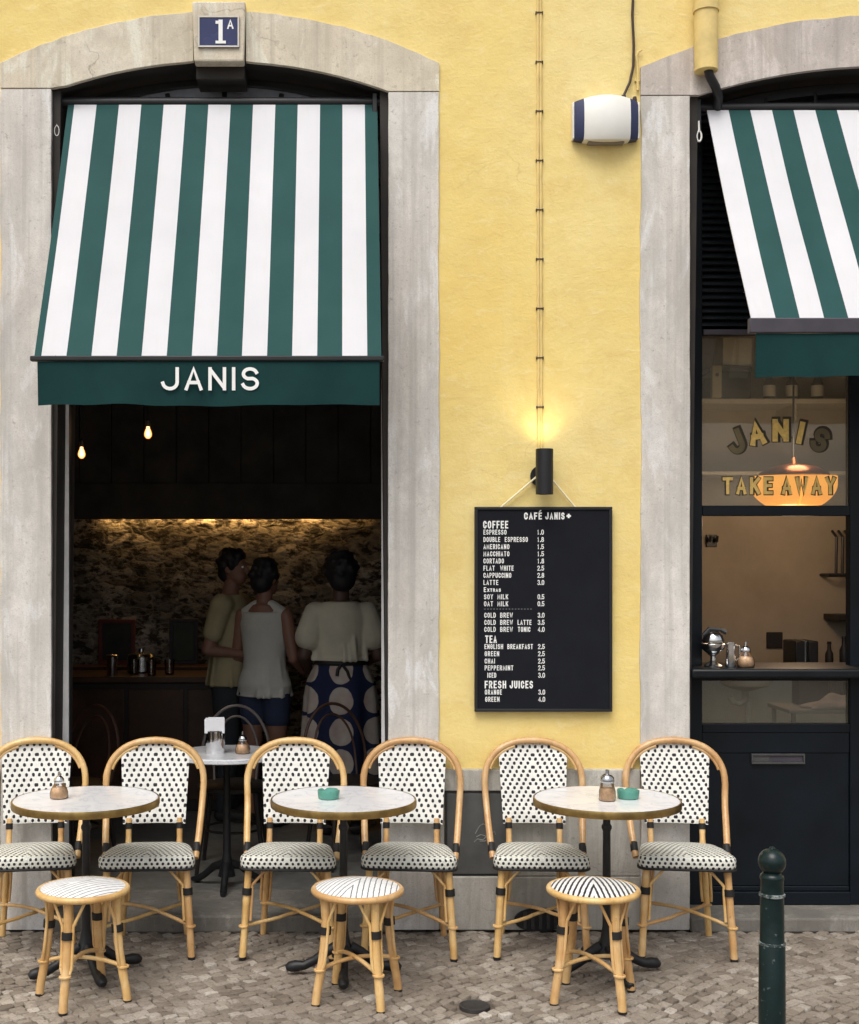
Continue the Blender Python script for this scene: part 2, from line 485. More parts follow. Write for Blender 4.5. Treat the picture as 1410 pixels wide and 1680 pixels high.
m.base(m.mix(m.ramp(vo.outputs['Distance'], [(0, (1, 1, 1)), (.09, (0, 0, 0))]),
             m.ramp(m.noise(v, 8, 5), [(.3, (.20, .17, .14)), (.7, (.34, .30, .26))]), (.08, .07, .055)))

# ------------------------------------------------------------------ mesh helpers
class MB:
    def __init__(s):
        s.v, s.f, s.w = [], [], []
    def add(s, verts, faces, weave=None):
        b = len(s.v)
        s.v += [tuple(p) for p in verts]
        s.f += [tuple(i + b for i in f) for f in faces]
        s.w += list(weave) if weave else [(0, 0, 0)] * len(verts)
        return s
    def box(s, x0, x1, y0, y1, z0, z1):
        vs_ = [(x0, y0, z0), (x1, y0, z0), (x1, y1, z0), (x0, y1, z0), (x0, y0, z1), (x1, y0, z1), (x1, y1, z1), (x0, y1, z1)]
        return s.add(vs_, [(0, 3, 2, 1), (4, 5, 6, 7), (0, 1, 5, 4), (1, 2, 6, 5), (2, 3, 7, 6), (3, 0, 4, 7)])
    def tube(s, pts, r, seg=10, closed=False, cap=True, squash=None):
        pts = [Vector(p) for p in pts]
        n = len(pts)
        rr = r if isinstance(r, (list, tuple)) else [r] * n
        tang = []
        for i in range(n):
            if closed:
                t = pts[(i + 1) % n] - pts[i - 1]
            else:
                t = pts[min(i + 1, n - 1)] - pts[max(i - 1, 0)]
            tang.append(t.normalized())
        up = Vector((0, 0, 1)) if abs(tang[0].z) < .9 else Vector((0, 1, 0))
        nrm = (up - tang[0] * up.dot(tang[0])).normalized()
        vs_ = []
        for i in range(n):
            nrm = (nrm - tang[i] * nrm.dot(tang[i])).normalized()
            bi = tang[i].cross(nrm)
            for k in range(seg):
                a = 2 * PI * k / seg
                vs_.append(pts[i] + nrm * (math.cos(a) * rr[i]) + bi * (math.sin(a) * rr[i] * (squash or 1)))
        fs = []
        for i in range(n if closed else n - 1):
            j = (i + 1) % n
            for k in range(seg):
                l = (k + 1) % seg
                fs.append((i * seg + k, i * seg + l, j * seg + l, j * seg + k))
        if not closed and cap:
            fs.append(tuple(range(seg - 1, -1, -1)))
            fs.append(tuple((n - 1) * seg + k for k in range(seg)))
        return s.add(vs_, fs)
    def lathe(s, prof, c=(0, 0, 0), seg=32, mod=None):
        vs_ = []
        for (r, z) in prof:
            for k in range(seg):
                a = 2 * PI * k / seg
                zz = z + (mod(a, r, z) if mod else 0)
                vs_.append((c[0] + r * math.cos(a), c[1] + r * math.sin(a), c[2] + zz))
        fs = []
        n = len(prof)
        for i in range(n - 1):
            for k in range(seg):
                l = (k + 1) % seg
                fs.append((i * seg + k, i * seg + l, (i + 1) * seg + l, (i + 1) * seg + k))
        if prof[0][0] > 1e-5:
            fs.append(tuple(range(seg - 1, -1, -1)))
        if prof[-1][0] > 1e-5:
            fs.append(tuple((n - 1) * seg + k for k in range(seg)))
        return s.add(vs_, fs)
    def prism(s, loops, y0, y1):
        """loops of (x,z): first is outline, the rest holes; extruded along y"""
        flat = [p for lp in loops for p in lp]
        tris = tessellate_polygon([[Vector((x, z, 0)) for x, z in lp] for lp in loops])
        n = len(flat)
        vs_ = [(x, y0, z) for x, z in flat] + [(x, y1, z) for x, z in flat]
        fs = []
        for t in tris:
            a, b, c = [Vector((flat[i][0], flat[i][1])) for i in t]
            ccw = (b - a).cross(c - a) > 0
            t = tuple(t) if ccw else tuple(reversed(t))
            fs.append(t)
            fs.append(tuple(i + n for i in reversed(t)))
        o = 0
        for li, lp in enumerate(loops):
            area = sum(lp[i - 1][0] * lp[i][1] - lp[i][0] * lp[i - 1][1] for i in range(len(lp)))
            fwd = (area > 0) == (li == 0)
            for i in range(len(lp)):
                a, b = o + i, o + (i + 1) % len(lp)
                if not fwd:
                    a, b = b, a
                fs.append((a, a + n, b + n, b))
            o += len(lp)
        return s.add(vs_, fs)
    def ellipsoid(s, c, r, seg=16, rings=10):
        vs_, fs = [], []
        for i in range(1, rings):
            t = PI * i / rings
            for k in range(seg):
                a = 2 * PI * k / seg
                vs_.append((c[0] + r[0] * math.sin(t) * math.cos(a), c[1] + r[1] * math.sin(t) * math.sin(a), c[2] - r[2] * math.cos(t)))
        for i in range(rings - 2):
            for k in range(seg):
                l = (k + 1) % seg
                fs.append((i * seg + k, i * seg + l, (i + 1) * seg + l, (i + 1) * seg + k))
        vs_.append((c[0], c[1], c[2] - r[2])); vs_.append((c[0], c[1], c[2] + r[2]))
        b0, b1 = len(vs_) - 2, len(vs_) - 1
        for k in range(seg):
            l = (k + 1) % seg
            fs.append((b0, l, k))
            fs.append((b1, (rings - 2) * seg + k, (rings - 2) * seg + l))
        return s.add(vs_, fs)
    def loft(s, rings, seg=24):
        """rings of (cx, cy, z, rx, ry)"""
        vs_, fs = [], []
        for (cx, cy, z, rx, ry) in rings:
            for k in range(seg):
                a = 2 * PI * k / seg
                vs_.append((cx + rx * math.cos(a), cy + ry * math.sin(a), z))
        n = len(rings)
        for i in range(n - 1):
            for k in range(seg):
                l = (k + 1) % seg
                fs.append((i * seg + k, i * seg + l, (i + 1) * seg + l, (i + 1) * seg + k))
        fs.append(tuple(range(seg - 1, -1, -1)))
        fs.append(tuple((n - 1) * seg + k for k in range(seg)))
        return s.add(vs_, fs)

def build(name, mb, mat, parent=None, bevel=0, smooth=True, angle=40, weave=False, label=None, cat=None, group=None, kind=None, loc=None, rot=None):
    me = bpy.data.meshes.new(name)
    me.from_pydata(mb.v, [], mb.f)
    me.materials.append(MATS[mat] if isinstance(mat, str) else mat)
    if weave:
        at = me.attributes.new('weave', 'FLOAT_VECTOR', 'POINT')
        at.data.foreach_set('vector', [c for w in mb.w for c in w])
    if smooth:
        me.polygons.foreach_set('use_smooth', [True] * len(me.polygons))
        me.set_sharp_from_angle(angle=R(angle))
    me.update()
    o = bpy.data.objects.new(name, me)
    COL.objects.link(o)
    if parent:
        o.parent = parent
    if bevel:
        b = o.modifiers.new('bevel', 'BEVEL')
        b.width = bevel; b.segments = 2; b.limit_method = 'ANGLE'; b.angle_limit = R(50)
        b.harden_normals = False
    if loc: o.location = loc
    if rot: o.rotation_euler = rot
    return tag(o, label, cat, group, kind)

def tag(o, label=None, cat=None, group=None, kind=None):
    if label: o['label'] = label
    if cat: o['category'] = cat
    if group: o['group'] = group
    if kind: o['kind'] = kind
    return o

def thing(name, label, cat, loc=(0, 0, 0), rz=0, group=None):
    o = bpy.data.objects.new(name, None)
    o.empty_display_size = .1
    COL.objects.link(o)
    o.location = loc
    o.rotation_euler = (0, 0, rz)
    return tag(o, label, cat, group)

def dup(root, loc, rz, label, group=None):
    r = root.copy(); COL.objects.link(r)
    r.location = loc; r.rotation_euler = (0, 0, rz)
    r['label'] = label
    if group: r['group'] = group
    for ch in list(root.children):
        c = ch.copy(); COL.objects.link(c); c.parent = r
        for g in ch.children:
            d_ = g.copy(); COL.objects.link(d_); d_.parent = c
    return r

def EA(cx, cy, rx, ry, a0, a1, n=9):
    return [(cx + rx * math.cos(R(a0 + (a1 - a0) * i / n)), cy + ry * math.sin(R(a0 + (a1 - a0) * i / n))) for i in range(n + 1)]
GLY = {
    'A': [[(0, 0), (.5, 1), (1, 0)], [(.18, .31), (.82, .31)]],
    'B': [[(0, .52), (0, 1), (.55, 1)] + EA(.58, .76, .36, .24, 90, -90) + [(0, .52)], [(0, .52), (.6, .52)] + EA(.6, .26, .4, .26, 90, -90) + [(0, 0), (0, .52)]],
    'C': [EA(.5, .68, .5, .32, 5, 180) + EA(.5, .32, .5, .32, 180, 355)],
    'D': [[(0, .5), (0, 1), (.4, 1)] + EA(.4, .62, .6, .38, 90, 0) + EA(.4, .38, .6, .38, 0, -90) + [(0, 0), (0, .5)]],
    'E': [[(1, 1), (0, 1), (0, 0), (1, 0)], [(0, .52), (.85, .52)]],
    'F': [[(1, 1), (0, 1), (0, 0)], [(0, .5), (.85, .5)]],
    'G': [EA(.5, .68, .5, .32, 5, 180) + EA(.5, .32, .5, .32, 180, 360) + [(1, .48), (.55, .48)]],
    'H': [[(0, 0), (0, 1)], [(1, 0), (1, 1)], [(0, .52), (1, .52)]],
    'I': [[(0, 0), (0, 1)]],
    'J': [[(1, 1), (1, .34)] + EA(.5, .32, .5, .32, 0, -172)],
    'K': [[(0, 0), (0, 1)], [(1, 1), (.02, .40)], [(.36, .60), (1, 0)]],
    'L': [[(0, 1), (0, 0), (1, 0)]],
    'M': [[(0, 0), (0, 1), (.5, .25), (1, 1), (1, 0)]],
    'N': [[(0, 0), (0, 1)], [(.05, .93), (.95, .07)], [(1, 0), (1, 1)]],
    'O': [EA(.5, .66, .5, .34, 0, 180) + EA(.5, .34, .5, .34, 180, 360) + [(1, .66)]],
    'P': [[(0, 0), (0, 1), (.5, 1)] + EA(.55, .73, .45, .27, 90, -90) + [(0, .46)]],
    'R': [[(0, 0), (0, 1), (.5, 1)] + EA(.55, .74, .42, .26, 90, -90) + [(0, .48)], [(.5, .48), (1, 0)]],
    'S': [EA(.5, .745, .46, .255, 18, 250, 14) + EA(.5, .265, .5, .265, 70, -165, 14)],
    'T': [[(0, 1), (1, 1)], [(.5, 1), (.5, 0)]],
    'U': [[(0, 1), (0, .32)] + EA(.5, .32, .5, .32, 180, 360) + [(1, 1)]],
    'W': [[(0, 1), (.25, 0), (.5, .8), (.75, 0), (1, 1)]],
    'X': [[(0, 0), (1, 1)], [(0, 1), (1, 0)]],
    'Y': [[(0, 1), (.5, .48), (1, 1)], [(.5, .48), (.5, 0)]],
    '0': [EA(.5, .66, .5, .34, 0, 180) + EA(.5, .34, .5, .34, 180, 360) + [(1, .66)]],
    '1': [[(0, .80), (.5, 1), (.5, 0)]],
    '2': [EA(.5, .72, .5, .28, 170, -20) + [(0, 0), (1, 0)]],
    '3': [EA(.47, .745, .45, .255, 160, -80) + EA(.5, .265, .5, .265, 85, -165)],
    '4': [[(.75, 0), (.75, 1), (0, .28), (1, .28)]],
    '5': [[(.92, 1), (.08, 1), (.04, .56)] + EA(.48, .31, .52, .31, 120, -165)],
    '8': [EA(.5, .755, .42, .245, -90, 270, 14), EA(.5, .265, .5, .265, 90, 450, 14)],
    '+': [[(0, .5), (1, .5)], [(.5, 0), (.5, 1)]],
}
GW = {'I': .0, 'M': 1.25, 'W': 1.35, '1': .5, 'L': .82, 'E': .85, 'F': .82}
def stroke_text(txt, w, h, st, gap=.45, thick=.0006):
    """flat lettering in the xz plane facing -y: w x h outside, strokes st wide"""
    units = [GW.get(c_, 1.0) for c_ in txt]
    n_ = len(txt)
    inner = w - st * n_
    u = inner / max(1e-6, sum(units) + gap * (n_ - 1))
    P, F = [], []
    x = 0
    lay = 0
    for c_, un in zip(txt, units):
        gw, gh = u * un, h - st
        for poly in GLY[c_]:
            pl = [Vector((x + st / 2 + p_[0] * gw, st / 2 + p_[1] * gh)) for p_ in poly]
            pl = [p_ for k_, p_ in enumerate(pl) if k_ == 0 or (p_ - pl[k_ - 1]).length > 1e-6]
            b = len(P)
            m_ = len(pl)
            # square the free ends so they reach the outer edge
            e0 = (pl[0] - pl[1]).normalized(); e1 = (pl[-1] - pl[-2]).normalized()
            if (pl[0] - pl[-1]).length > 1e-5:
                pl[0] = pl[0] + e0 * st * .5; pl[-1] = pl[-1] + e1 * st * .5
            for k_ in range(m_):
                d0 = (pl[k_] - pl[k_ - 1]).normalized() if k_ else (pl[1] - pl[0]).normalized()
                d1 = (pl[k_ + 1] - pl[k_]).normalized() if k_ < m_ - 1 else d0
                n0, n1_ = Vector((-d0.y, d0.x)), Vector((-d1.y, d1.x))
                nn_ = n0 + n1_
                nn_ = nn_.normalized() if nn_.length > .15 else n0
                ml = min(1.6, 1 / max(.3, nn_.dot(n0)))
                for sg in (1, -1):
                    q_ = pl[k_] + nn_ * (sg * st * .5 * ml)
                    P.append((q_.x, -thick - lay * .00012, q_.y))
            for k_ in range(m_ - 1):
                a_ = b + 2 * k_
                F.append((a_, a_ + 1, a_ + 3, a_ + 2))
            lay = (lay + 1) % 3
        x += st + gw + gap * u
    return P, F

def lamp(name, parent, typ, loc, energy, col, size=.05, **kw):
    ld = bpy.data.lights.new(name, typ)
    ld.energy = energy; ld.color = col
    if typ in ('POINT', 'SPOT'):
        ld.shadow_soft_size = size
    for k, v_ in kw.items():
        setattr(ld, k, v_)
    o = bpy.data.objects.new(name, ld)
    COL.objects.link(o)
    o.parent = parent
    o.location = loc
    return o

def arc_pts(cx, half, zs, za, n=28):
    """arc from (cx-half, zs) over (cx, za) to (cx+half, zs)"""
    rise = za - zs
    rad = (half * half + rise * rise) / (2 * rise)
    zc = za - rad
    a = math.asin(half / rad)
    return [(cx + rad * math.sin(-a + 2 * a * i / n), zc + rad * math.cos(-a + 2 * a * i / n)) for i in range(n + 1)]

# ------------------------------------------------------------------ ground
g = MB().add([(-60, -60, -.03), (60, -60, -.03), (60, 8, -.03), (-60, 8, -.03)], [(0, 1, 2, 3)])
build('ground', g, 'street_ground', kind='structure')
g = MB().add([(-6, -7, -.013), (8, -7, -.013), (8, .01, -.013), (-6, .01, -.013)], [(0, 1, 2, 3)])
build('pavement_bed', g, 'joint_sand', kind='structure')

def cobbles():
    vs_, fs, tint = [], [], []
    ang = R(36)
    ca, sa = math.cos(ang), math.sin(ang)
    X0, X1, Y0, Y1 = -3.4, 4.4, -2.6, -.024
    rng = random.Random(3)
    w = -4.6
    row = 0
    while w < 4.6:
        rw = rng.uniform(.042, .053)
        u = -4.6 + rng.uniform(0, .07)
        while u < 4.6:
            lu = rng.uniform(.040, .066)
            cu, cw = u + lu / 2, w + rw / 2
            u += lu
            bend = .035 * math.sin(cu * 2.6 + row * .05) + .018 * math.sin(cu * 6.1 + 1)
            x = .5 + ca * cu - sa * (cw + bend); y = -1.2 + sa * cu + ca * (cw + bend)
            if not (X0 < x < X1 and Y0 < y < Y1 - .012):
                continue
            if (x - .508) ** 2 + (y + 1.03) ** 2 < .088 ** 2:
                continue
            sl = .035 * 2.6 * math.cos(cu * 2.6 + row * .05) + .018 * 6.1 * math.cos(cu * 6.1 + 1)
            pts = []
            g = rng.uniform(.0008, .0028)
            for (du, dw) in ((-1, -1), (1, -1), (1, 1), (-1, 1)):
                uu = cu + du * (lu / 2 - g) + rng.uniform(-.004, .004)
                ww = cw + dw * (rw / 2 - g) + rng.uniform(-.006, .006) + bend + sl * (uu - cu)
                pts.append((.5 + ca * uu - sa * ww, -1.2 + sa * uu + ca * ww))
            h = rng.uniform(-.005, .003)
            tx, ty = rng.uniform(-.09, .09), rng.uniform(-.09, .09)
            t = max(0, min(1, .48 + rng.gauss(0, .21)))
            # eight sided: corners cut, sides slightly worn
            oct_ = []
            for k in range(4):
                p_, q_, r_ = pts[k - 1], pts[k], pts[(k + 1) % 4]
                c1, c2 = rng.uniform(.06, .18), rng.uniform(.06, .18)
                oct_.append((q_[0] + (p_[0] - q_[0]) * c1, q_[1] + (p_[1] - q_[1]) * c1))
                oct_.append((q_[0] + (r_[0] - q_[0]) * c2, q_[1] + (r_[1] - q_[1]) * c2))
            b = len(vs_)
            for (sc_, zz) in ((1.0, -.013), (.99, -.003), (.94, -.0006), (.45, .0)):
                for (px, py) in oct_:
                    qx, qy = x + (px - x) * sc_, y + (py - y) * sc_
                    qy = min(qy, Y1)
                    vs_.append((qx, qy, zz + (h + (qx - x) * tx + (qy - y) * ty if zz > -.01 else 0)))
                    tint.append(t)
            for r_ in range(3):
                for k in range(8):
                    l = (k + 1) % 8
                    fs.append((b + r_ * 8 + k, b + r_ * 8 + l, b + r_ * 8 + 8 + l, b + r_ * 8 + 8 + k))
            fs.append(tuple(b + 24 + k for k in range(8)))
        w += rw
        row += 1
    mb = MB().add(vs_, fs)
    o = build('pavement', mb, 'cobble', kind='structure', angle=50)
    at = o.data.attributes.new('tint', 'FLOAT', 'POINT')
    at.data.foreach_set('value', tint)
cobbles()
c = MB().lathe([(.060, -.012), (.060, .002), (.052, .003), (.050, .0015), (.0, .002)], (.508, -1.03, 0), 28)
build('valve_cover', c, 'iron_cover', label='small round dark iron valve cover set in the paving', cat='cover')

# ------------------------------------------------------------------ the building
bld = thing('cafe_building', 'yellow plastered cafe building with two grey stone arched doorways', 'building')
ZT, TH = 5.6, .42
LC, LHI, LHO = -.586, .793, 1.033
RC, RHI, RHO = 2.557, .930, 1.162
LZ = dict(zs=3.947, za=4.088, oz=4.080, oa=4.323)
RZ = dict(zs=3.915, za=4.066, oz=4.060, oa=4.305)

def hole(cx, half, zs, za):
    return [(cx - half, .0), (cx + half, .0)] + list(reversed(arc_pts(cx, half, zs, za)))
wall = MB()
def wall_poly():
    """outline in one loop going under both doorways"""
    lp = [(-7, 0)]
    for (cx, ho, z) in ((LC, LHO - .01, LZ), (RC, RHO - .01, RZ)):
        lp.append((cx - ho, 0)); lp += arc_pts(cx, ho, z['oz'] - .008, z['oa'] - .01); lp.append((cx + ho, 0))
    lp += [(9, 0), (9, ZT), (-7, ZT)]
    return lp
wall.prism([wall_poly()], 0, TH)
build('outer_wall', wall, 'plaster', bld, smooth=False)

# stone surrounds
def surround(cx, hi, ho, z, arch_mat, key):
    jm = MB()
    y0, y1 = -.012, .014
    inner = arc_pts(cx, hi, z['zs'], z['za'], 40)
    outer = arc_pts(cx, ho, z['oz'], z['oa'], 40)
    zj = z['zs'] + .012
    rj = random.Random(int(cx * 100))
    def edge_up(x_, z1, j_):
        n_ = 90
        o_, v_ = [], 0
        for i in range(n_ + 1):
            v_ = v_ * .75 + rj.uniform(-j_, j_)
            o_.append((x_ + (v_ if 0 < i < n_ else 0), z1 * i / n_))
        return o_
    jm.prism([edge_up(cx - hi, zj - .002, .0009) + list(reversed(edge_up(cx - ho, zj - .002, .0024)))], y0, y1)
    jm.prism([edge_up(cx + ho, zj - .016, .0024) + list(reversed(edge_up(cx + hi, zj - .016, .0009)))], y0, y1)
    outer = [outer[0]] + [(p[0] + rj.uniform(-.002, .002), p[1] + rj.uniform(-.004, .003)) for p in outer[1:-1]] + [outer[-1]]
    root = build('stone_surround', jm, 'stone_jamb', bld, bevel=.004, smooth=False)
    kw = .122 if key else 0
    for sgn in (-1, 1):
        a = MB()
        ins = [p for p in inner if (p[0] - cx) * sgn > kw + .004]
        ous = [p for p in outer if (p[0] - cx) * sgn > kw + .004]
        lo = zj + (.002 if sgn < 0 else -.012)
        edge = cx + sgn * (kw + .002)
        if sgn > 0:
            lp = [(edge, inner[20][1])] + [p for p in ins if p[1] > lo] + [(cx + hi, lo), (cx + ho, lo)] + list(reversed([p for p in ous])) + [(edge, outer[20][1] - .001)]
        else:
            lp = [(edge, inner[20][1])] + list(reversed([p for p in ins if p[1] > lo])) + [(cx - hi, lo), (cx - ho, lo)] + ous + [(edge, outer[20][1] - .001)]
        a.prism([lp], y0 - .002, y1 - .002)
        build('arch_stone', a, arch_mat, root, bevel=.004, smooth=False)
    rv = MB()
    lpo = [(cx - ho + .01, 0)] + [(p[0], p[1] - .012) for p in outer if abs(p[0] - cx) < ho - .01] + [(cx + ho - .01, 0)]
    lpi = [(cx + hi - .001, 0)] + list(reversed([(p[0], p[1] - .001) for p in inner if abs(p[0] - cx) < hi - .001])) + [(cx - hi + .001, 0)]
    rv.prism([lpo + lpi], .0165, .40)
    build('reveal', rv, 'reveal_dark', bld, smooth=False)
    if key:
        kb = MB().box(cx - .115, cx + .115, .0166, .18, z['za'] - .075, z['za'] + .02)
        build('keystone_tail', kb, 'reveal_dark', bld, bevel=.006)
    if key:
        k = MB()
        zt, zb = 4.352, z['za'] - .018
        k.prism([[(cx - .116, zb), (cx + .116, zb), (cx + .124, zt), (cx - .124, zt)]], -.055, .016)
        build('keystone', k, arch_mat, root, bevel=.008, smooth=False)
    return root
surround(LC, LHI, LHO, LZ, 'stone_arch', True)
surround(RC, RHI, RHO, RZ, 'stone_arch_pink', False)

# plinth between the doorways and beyond, thresholds
p = MB()
p.box(LC + LHO + .002, RC - RHO - .002, -.020, .03, .0, .253)
p.box(LC + LHO + .002, .470, -.020, .03, .2535, .654)
p.box(.775, RC - RHO - .002, -.020, .03, .2535, .654)
p.box(LC + LHO + .002, RC - RHO - .002, -.021, .03, .6545, .757)
p.box(-7, LC - LHO - .002, -.020, .03, .0, .757)
p.box(RC + RHO + .002, 9, -.020, .03, .0, .757)
build('plinth', p, 'stone_plinth', bld, bevel=.006, smooth=False)
t = MB().box(LC - LHI + .002, LC + LHI - .002, -.035, .45, -.01, .075)
build('doorstep', t, 'stone_step', bld, bevel=.012, smooth=False)
t = MB().box(RC - RHI + .002, RC + RHI - .002, -.030, .45, -.01, .060)
build('doorstep', t, 'stone_step', bld, bevel=.010, smooth=False)

# cellar vent at the foot of the plinth
vt = MB()
n = 24
lp = [(.915 + .118 * math.cos(2 * PI * i / n), .052 + .056 * math.sin(2 * PI * i / n)) for i in range(n)]
vt.prism([lp], -.034, -.018)
vent = build('cellar_vent', vt, 'black_metal', bld)
v2 = MB()
for i in range(5):
    v2.box(.84 + i * .036, .855 + i * .036, -.040, -.0345, .012, .092)
build('grille', v2, 'iron_cover', vent)

# left doorway: arched dark frame with a fanlight, two open glazed leaves
fy = .20
df = MB()
fo = arc_pts(LC, LHI - .002, LZ['zs'], LZ['za'] - .002, 30)
fi = arc_pts(LC, LHI - .045, LZ['zs'] - .05, LZ['za'] - .028, 30)
df.prism([[(LC - LHI + .002, .08), (LC - LHI + .045, .08), (LC - LHI + .045, 3.84)] + [(LC + LHI - .045, 3.84), (LC + LHI - .045, .08), (LC + LHI - .002, .08)] + list(reversed(fo))],
         fy, fy + .06) if False else None
df.box(LC - LHI + .002, LC - LHI + .034, fy, fy + .07, .076, 3.90)
df.box(LC + LHI - .014, LC + LHI - .002, fy, fy + .07, .076, 3.90)
df.prism([fo[:1] + fo[1:] + list(reversed(fi))], fy, fy + .07)
df.box(LC - LHI + .031, LC + LHI - .031, fy - .01, fy + .08, 3.80, 3.862)
for dx in (-.48, -.25, 0, .25, .48):
    top = 4.04 - .26 * dx * dx
    df.tube([(LC + dx, fy + .03, 3.86), (LC + dx * 1.12, fy + .03, top)], .014, 6)
frm = build('door_frame', df, 'frame_dark', bld, bevel=.003, smooth=False)
pn = MB()
fp = arc_pts(LC, LHI - .046, LZ['zs'] - .05, LZ['za'] - .020, 24)
pn.prism([[(LC - LHI + .05, 3.865)] + fp + [(LC + LHI - .05, 3.865)]], fy + .030, fy + .036)
build('pane', pn, 'glass_sky_sheen', frm)
# narrow glazed side light behind the awning, pale stops down the jambs
sl_ = MB()
sl_.box(LC + LHI - .060, LC + LHI - .052, fy + .002, fy + .05, 2.92, 3.7995)
for z0 in (2.93, 3.065, 3.305, 3.575):
    sl_.box(LC + LHI - .0518, LC + LHI - .0145, fy + .002, fy + .05, z0, z0 + .028)
sdl = build('side_light', sl_, 'frame_dark', frm, smooth=False)
gp = MB().box(LC + LHI - .0516, LC + LHI - .0147, fy + .030, fy + .036, 2.96, 3.798)
build('side_pane', gp, 'glass_sky_sheen', frm)
for xa_, xb_ in ((LC - LHI + .005, LC - LHI + .038), (LC + LHI - .026, LC + LHI - .004)):
    ed = MB().box(xa_, xb_, fy - .013, fy - .0012, .09, 2.95)
    build('door_stop', ed, 'edge_grey', frm)
rl = MB().box(LC - LHI - .001, LC - LHI + .004, .018, .185, .08, 3.90)
build('jamb_lining', rl, 'edge_brown', bld)

# right doorway: shopfront
sy = .20
XL, XR = RC - RHI + .004, RC + RHI - .004
sf = MB()
def wr(x0, x1, z0, z1, d0=0, d1=.06): sf.box(x0, x1, sy + d0, sy + d1, z0, z1)
MZ0, MZ1 = 2.467, 2.647
wr(XL, 1.746, .062, 3.86); wr(MZ0, MZ1, .062, 2.865); wr(3.368, XR, .062, 3.86)
for x0, x1 in ((1.7465, MZ0 - .0005), (MZ1 + .0005, 3.3675)):
    wr(x0, x1, 2.835, 2.866, -.01)
    wr(x0, x1, 1.958, 2.008)
    wr(x0, x1, 1.152, 1.19, .01)
    wr(x0, x1, .062, .125, -.006)
    wr(x0, x1, .1255, .150, .008)
    wr(x0, x1, .90, .943)
    wr(x0, x1, .80, .8995, .006)
    wr(x0, x1, .1505, .7995, .012, .05)
shop = build('shopfront', sf, 'door_paint', bld, bevel=.004, smooth=False, label='dark painted timber shopfront under the right arch')
lt = MB().box(1.7465, 3.3675, sy - .022, sy - .0102, 2.838, 2.862)
build('transom_trim', lt, 'frame_purple', shop)
for x0, x1 in ((1.747, MZ0 - .001), (MZ1 + .001, 3.367)):
    pa = MB().box(x0, x1, sy + .03, sy + .036, 2.0085, 2.8345)
    build('pane', pa, 'glass_shop', shop)
    pa = MB().box(x0, x1, sy + .03, sy + .036, .9435, 1.1515)
    build('pane', pa, 'glass_shop', shop)
ct = MB().box(XL + .006, XR - .006, -.005, .42, 1.181, 1.228)
build('serving_counter', ct, 'black_paint', shop, bevel=.012)
ls = MB()
ls.box(1.985, 2.245, sy - .006, sy + .012, .748, .757); ls.box(1.985, 2.245, sy - .006, sy + .012, .789, .798)
ls.box(1.985, 1.993, sy - .006, sy + .012, .7572, .7888); ls.box(2.237, 2.245, sy - .006, sy + .012, .7572, .7888)
ls.box(1.9935, 2.075, sy + .002, sy + .012, .7575, .7885)
lsb = build('letter_slot', ls, 'slot_metal', shop, bevel=.001)
fl = MB()
fl.box(2.0755, 2.2365, sy + .003, sy + .011, .7575, .7885)
build('flap', fl, 'frame_purple', lsb)
sl = MB()
for i in range(30):
    z = 2.885 + i * .0335
    sl.add([(1.72, sy + .01, z), (3.39, sy + .01, z), (3.39, sy + .028, z + .027), (1.72, sy + .028, z + .027),
            (1.72, sy + .016, z - .004), (3.39, sy + .016, z - .004), (3.39, sy + .034, z + .023), (1.72, sy + .034, z + .023)],
           [(0, 1, 2, 3), (7, 6, 5, 4), (0, 4, 5, 1), (2, 6, 7, 3), (1, 5, 6, 2), (0, 3, 7, 4)])
sl.box(1.70, 3.40, sy + .045, sy + .06, 2.8665, 4.05)
build('louvre_shutter', sl, 'black_paint', shop, smooth=False)
fa = MB()
ro = arc_pts(RC, RHI - .004, RZ['zs'] - .01, RZ['za'] - .003, 30); ri = arc_pts(RC, RHI - .05, RZ['zs'] - .03, RZ['za'] - .05, 30)
fa.prism([ro + list(reversed(ri))], sy - .01, sy + .0445)
for dx in (-.7, -.48, -.25, 0, .25, .48, .7):
    fa.tube([(RC + dx, sy - .005, 3.84), (RC + dx * 1.06, sy - .005, 4.03 - .17 * dx * dx)], .010, 6)
build('fanlight_frame', fa, 'black_metal', shop, smooth=False)
# gilded lettering on the glass
gl = MB(); gd = MB(); gb = MB()
S2 = 2054 / (CAM_D + sy + .03)
for ch, px, py, rot, hh in (('J', 1207, 725, 22, 40), ('A', 1242, 711, 10, 38), ('N', 1281, 706, 0, 37), ('I', 1314, 710, -12, 37), ('S', 1346, 722, -24, 40)):
    for mb_, off, st_ in ((gb if ch in 'JS' else gl, .0, 9.0), (gd, .0016, 14.5)):
        h_ = (hh + (st_ - 9)) / S2
        w_ = ((9.0 if ch == 'I' else 27) + (st_ - 9)) / S2
        P, F = stroke_text(ch, w_, h_, st_ / S2)
        cx, cz = (px - 565) / S2 + (.005 if mb_ is gd else 0), CAM_H + (933 - py) / S2 + (.004 if mb_ is gd else 0)
        a = R(rot)
        mb_.add([(cx + (q[0] - w_ / 2) * math.cos(a) - (q[2] - h_ / 2) * math.sin(a), sy + .0285 + off - .0005 + q[1], cz + (q[0] - w_ / 2) * math.sin(a) + (q[2] - h_ / 2) * math.cos(a)) for q in P], F)
build('gilt_lettering', gl, 'gold_leaf', shop, smooth=False)
build('bronze_lettering', gb, 'letter_bronze', shop, smooth=False)
build('letter_outline', gd, 'letter_dark', shop, smooth=False)
gl = MB(); gd = MB()
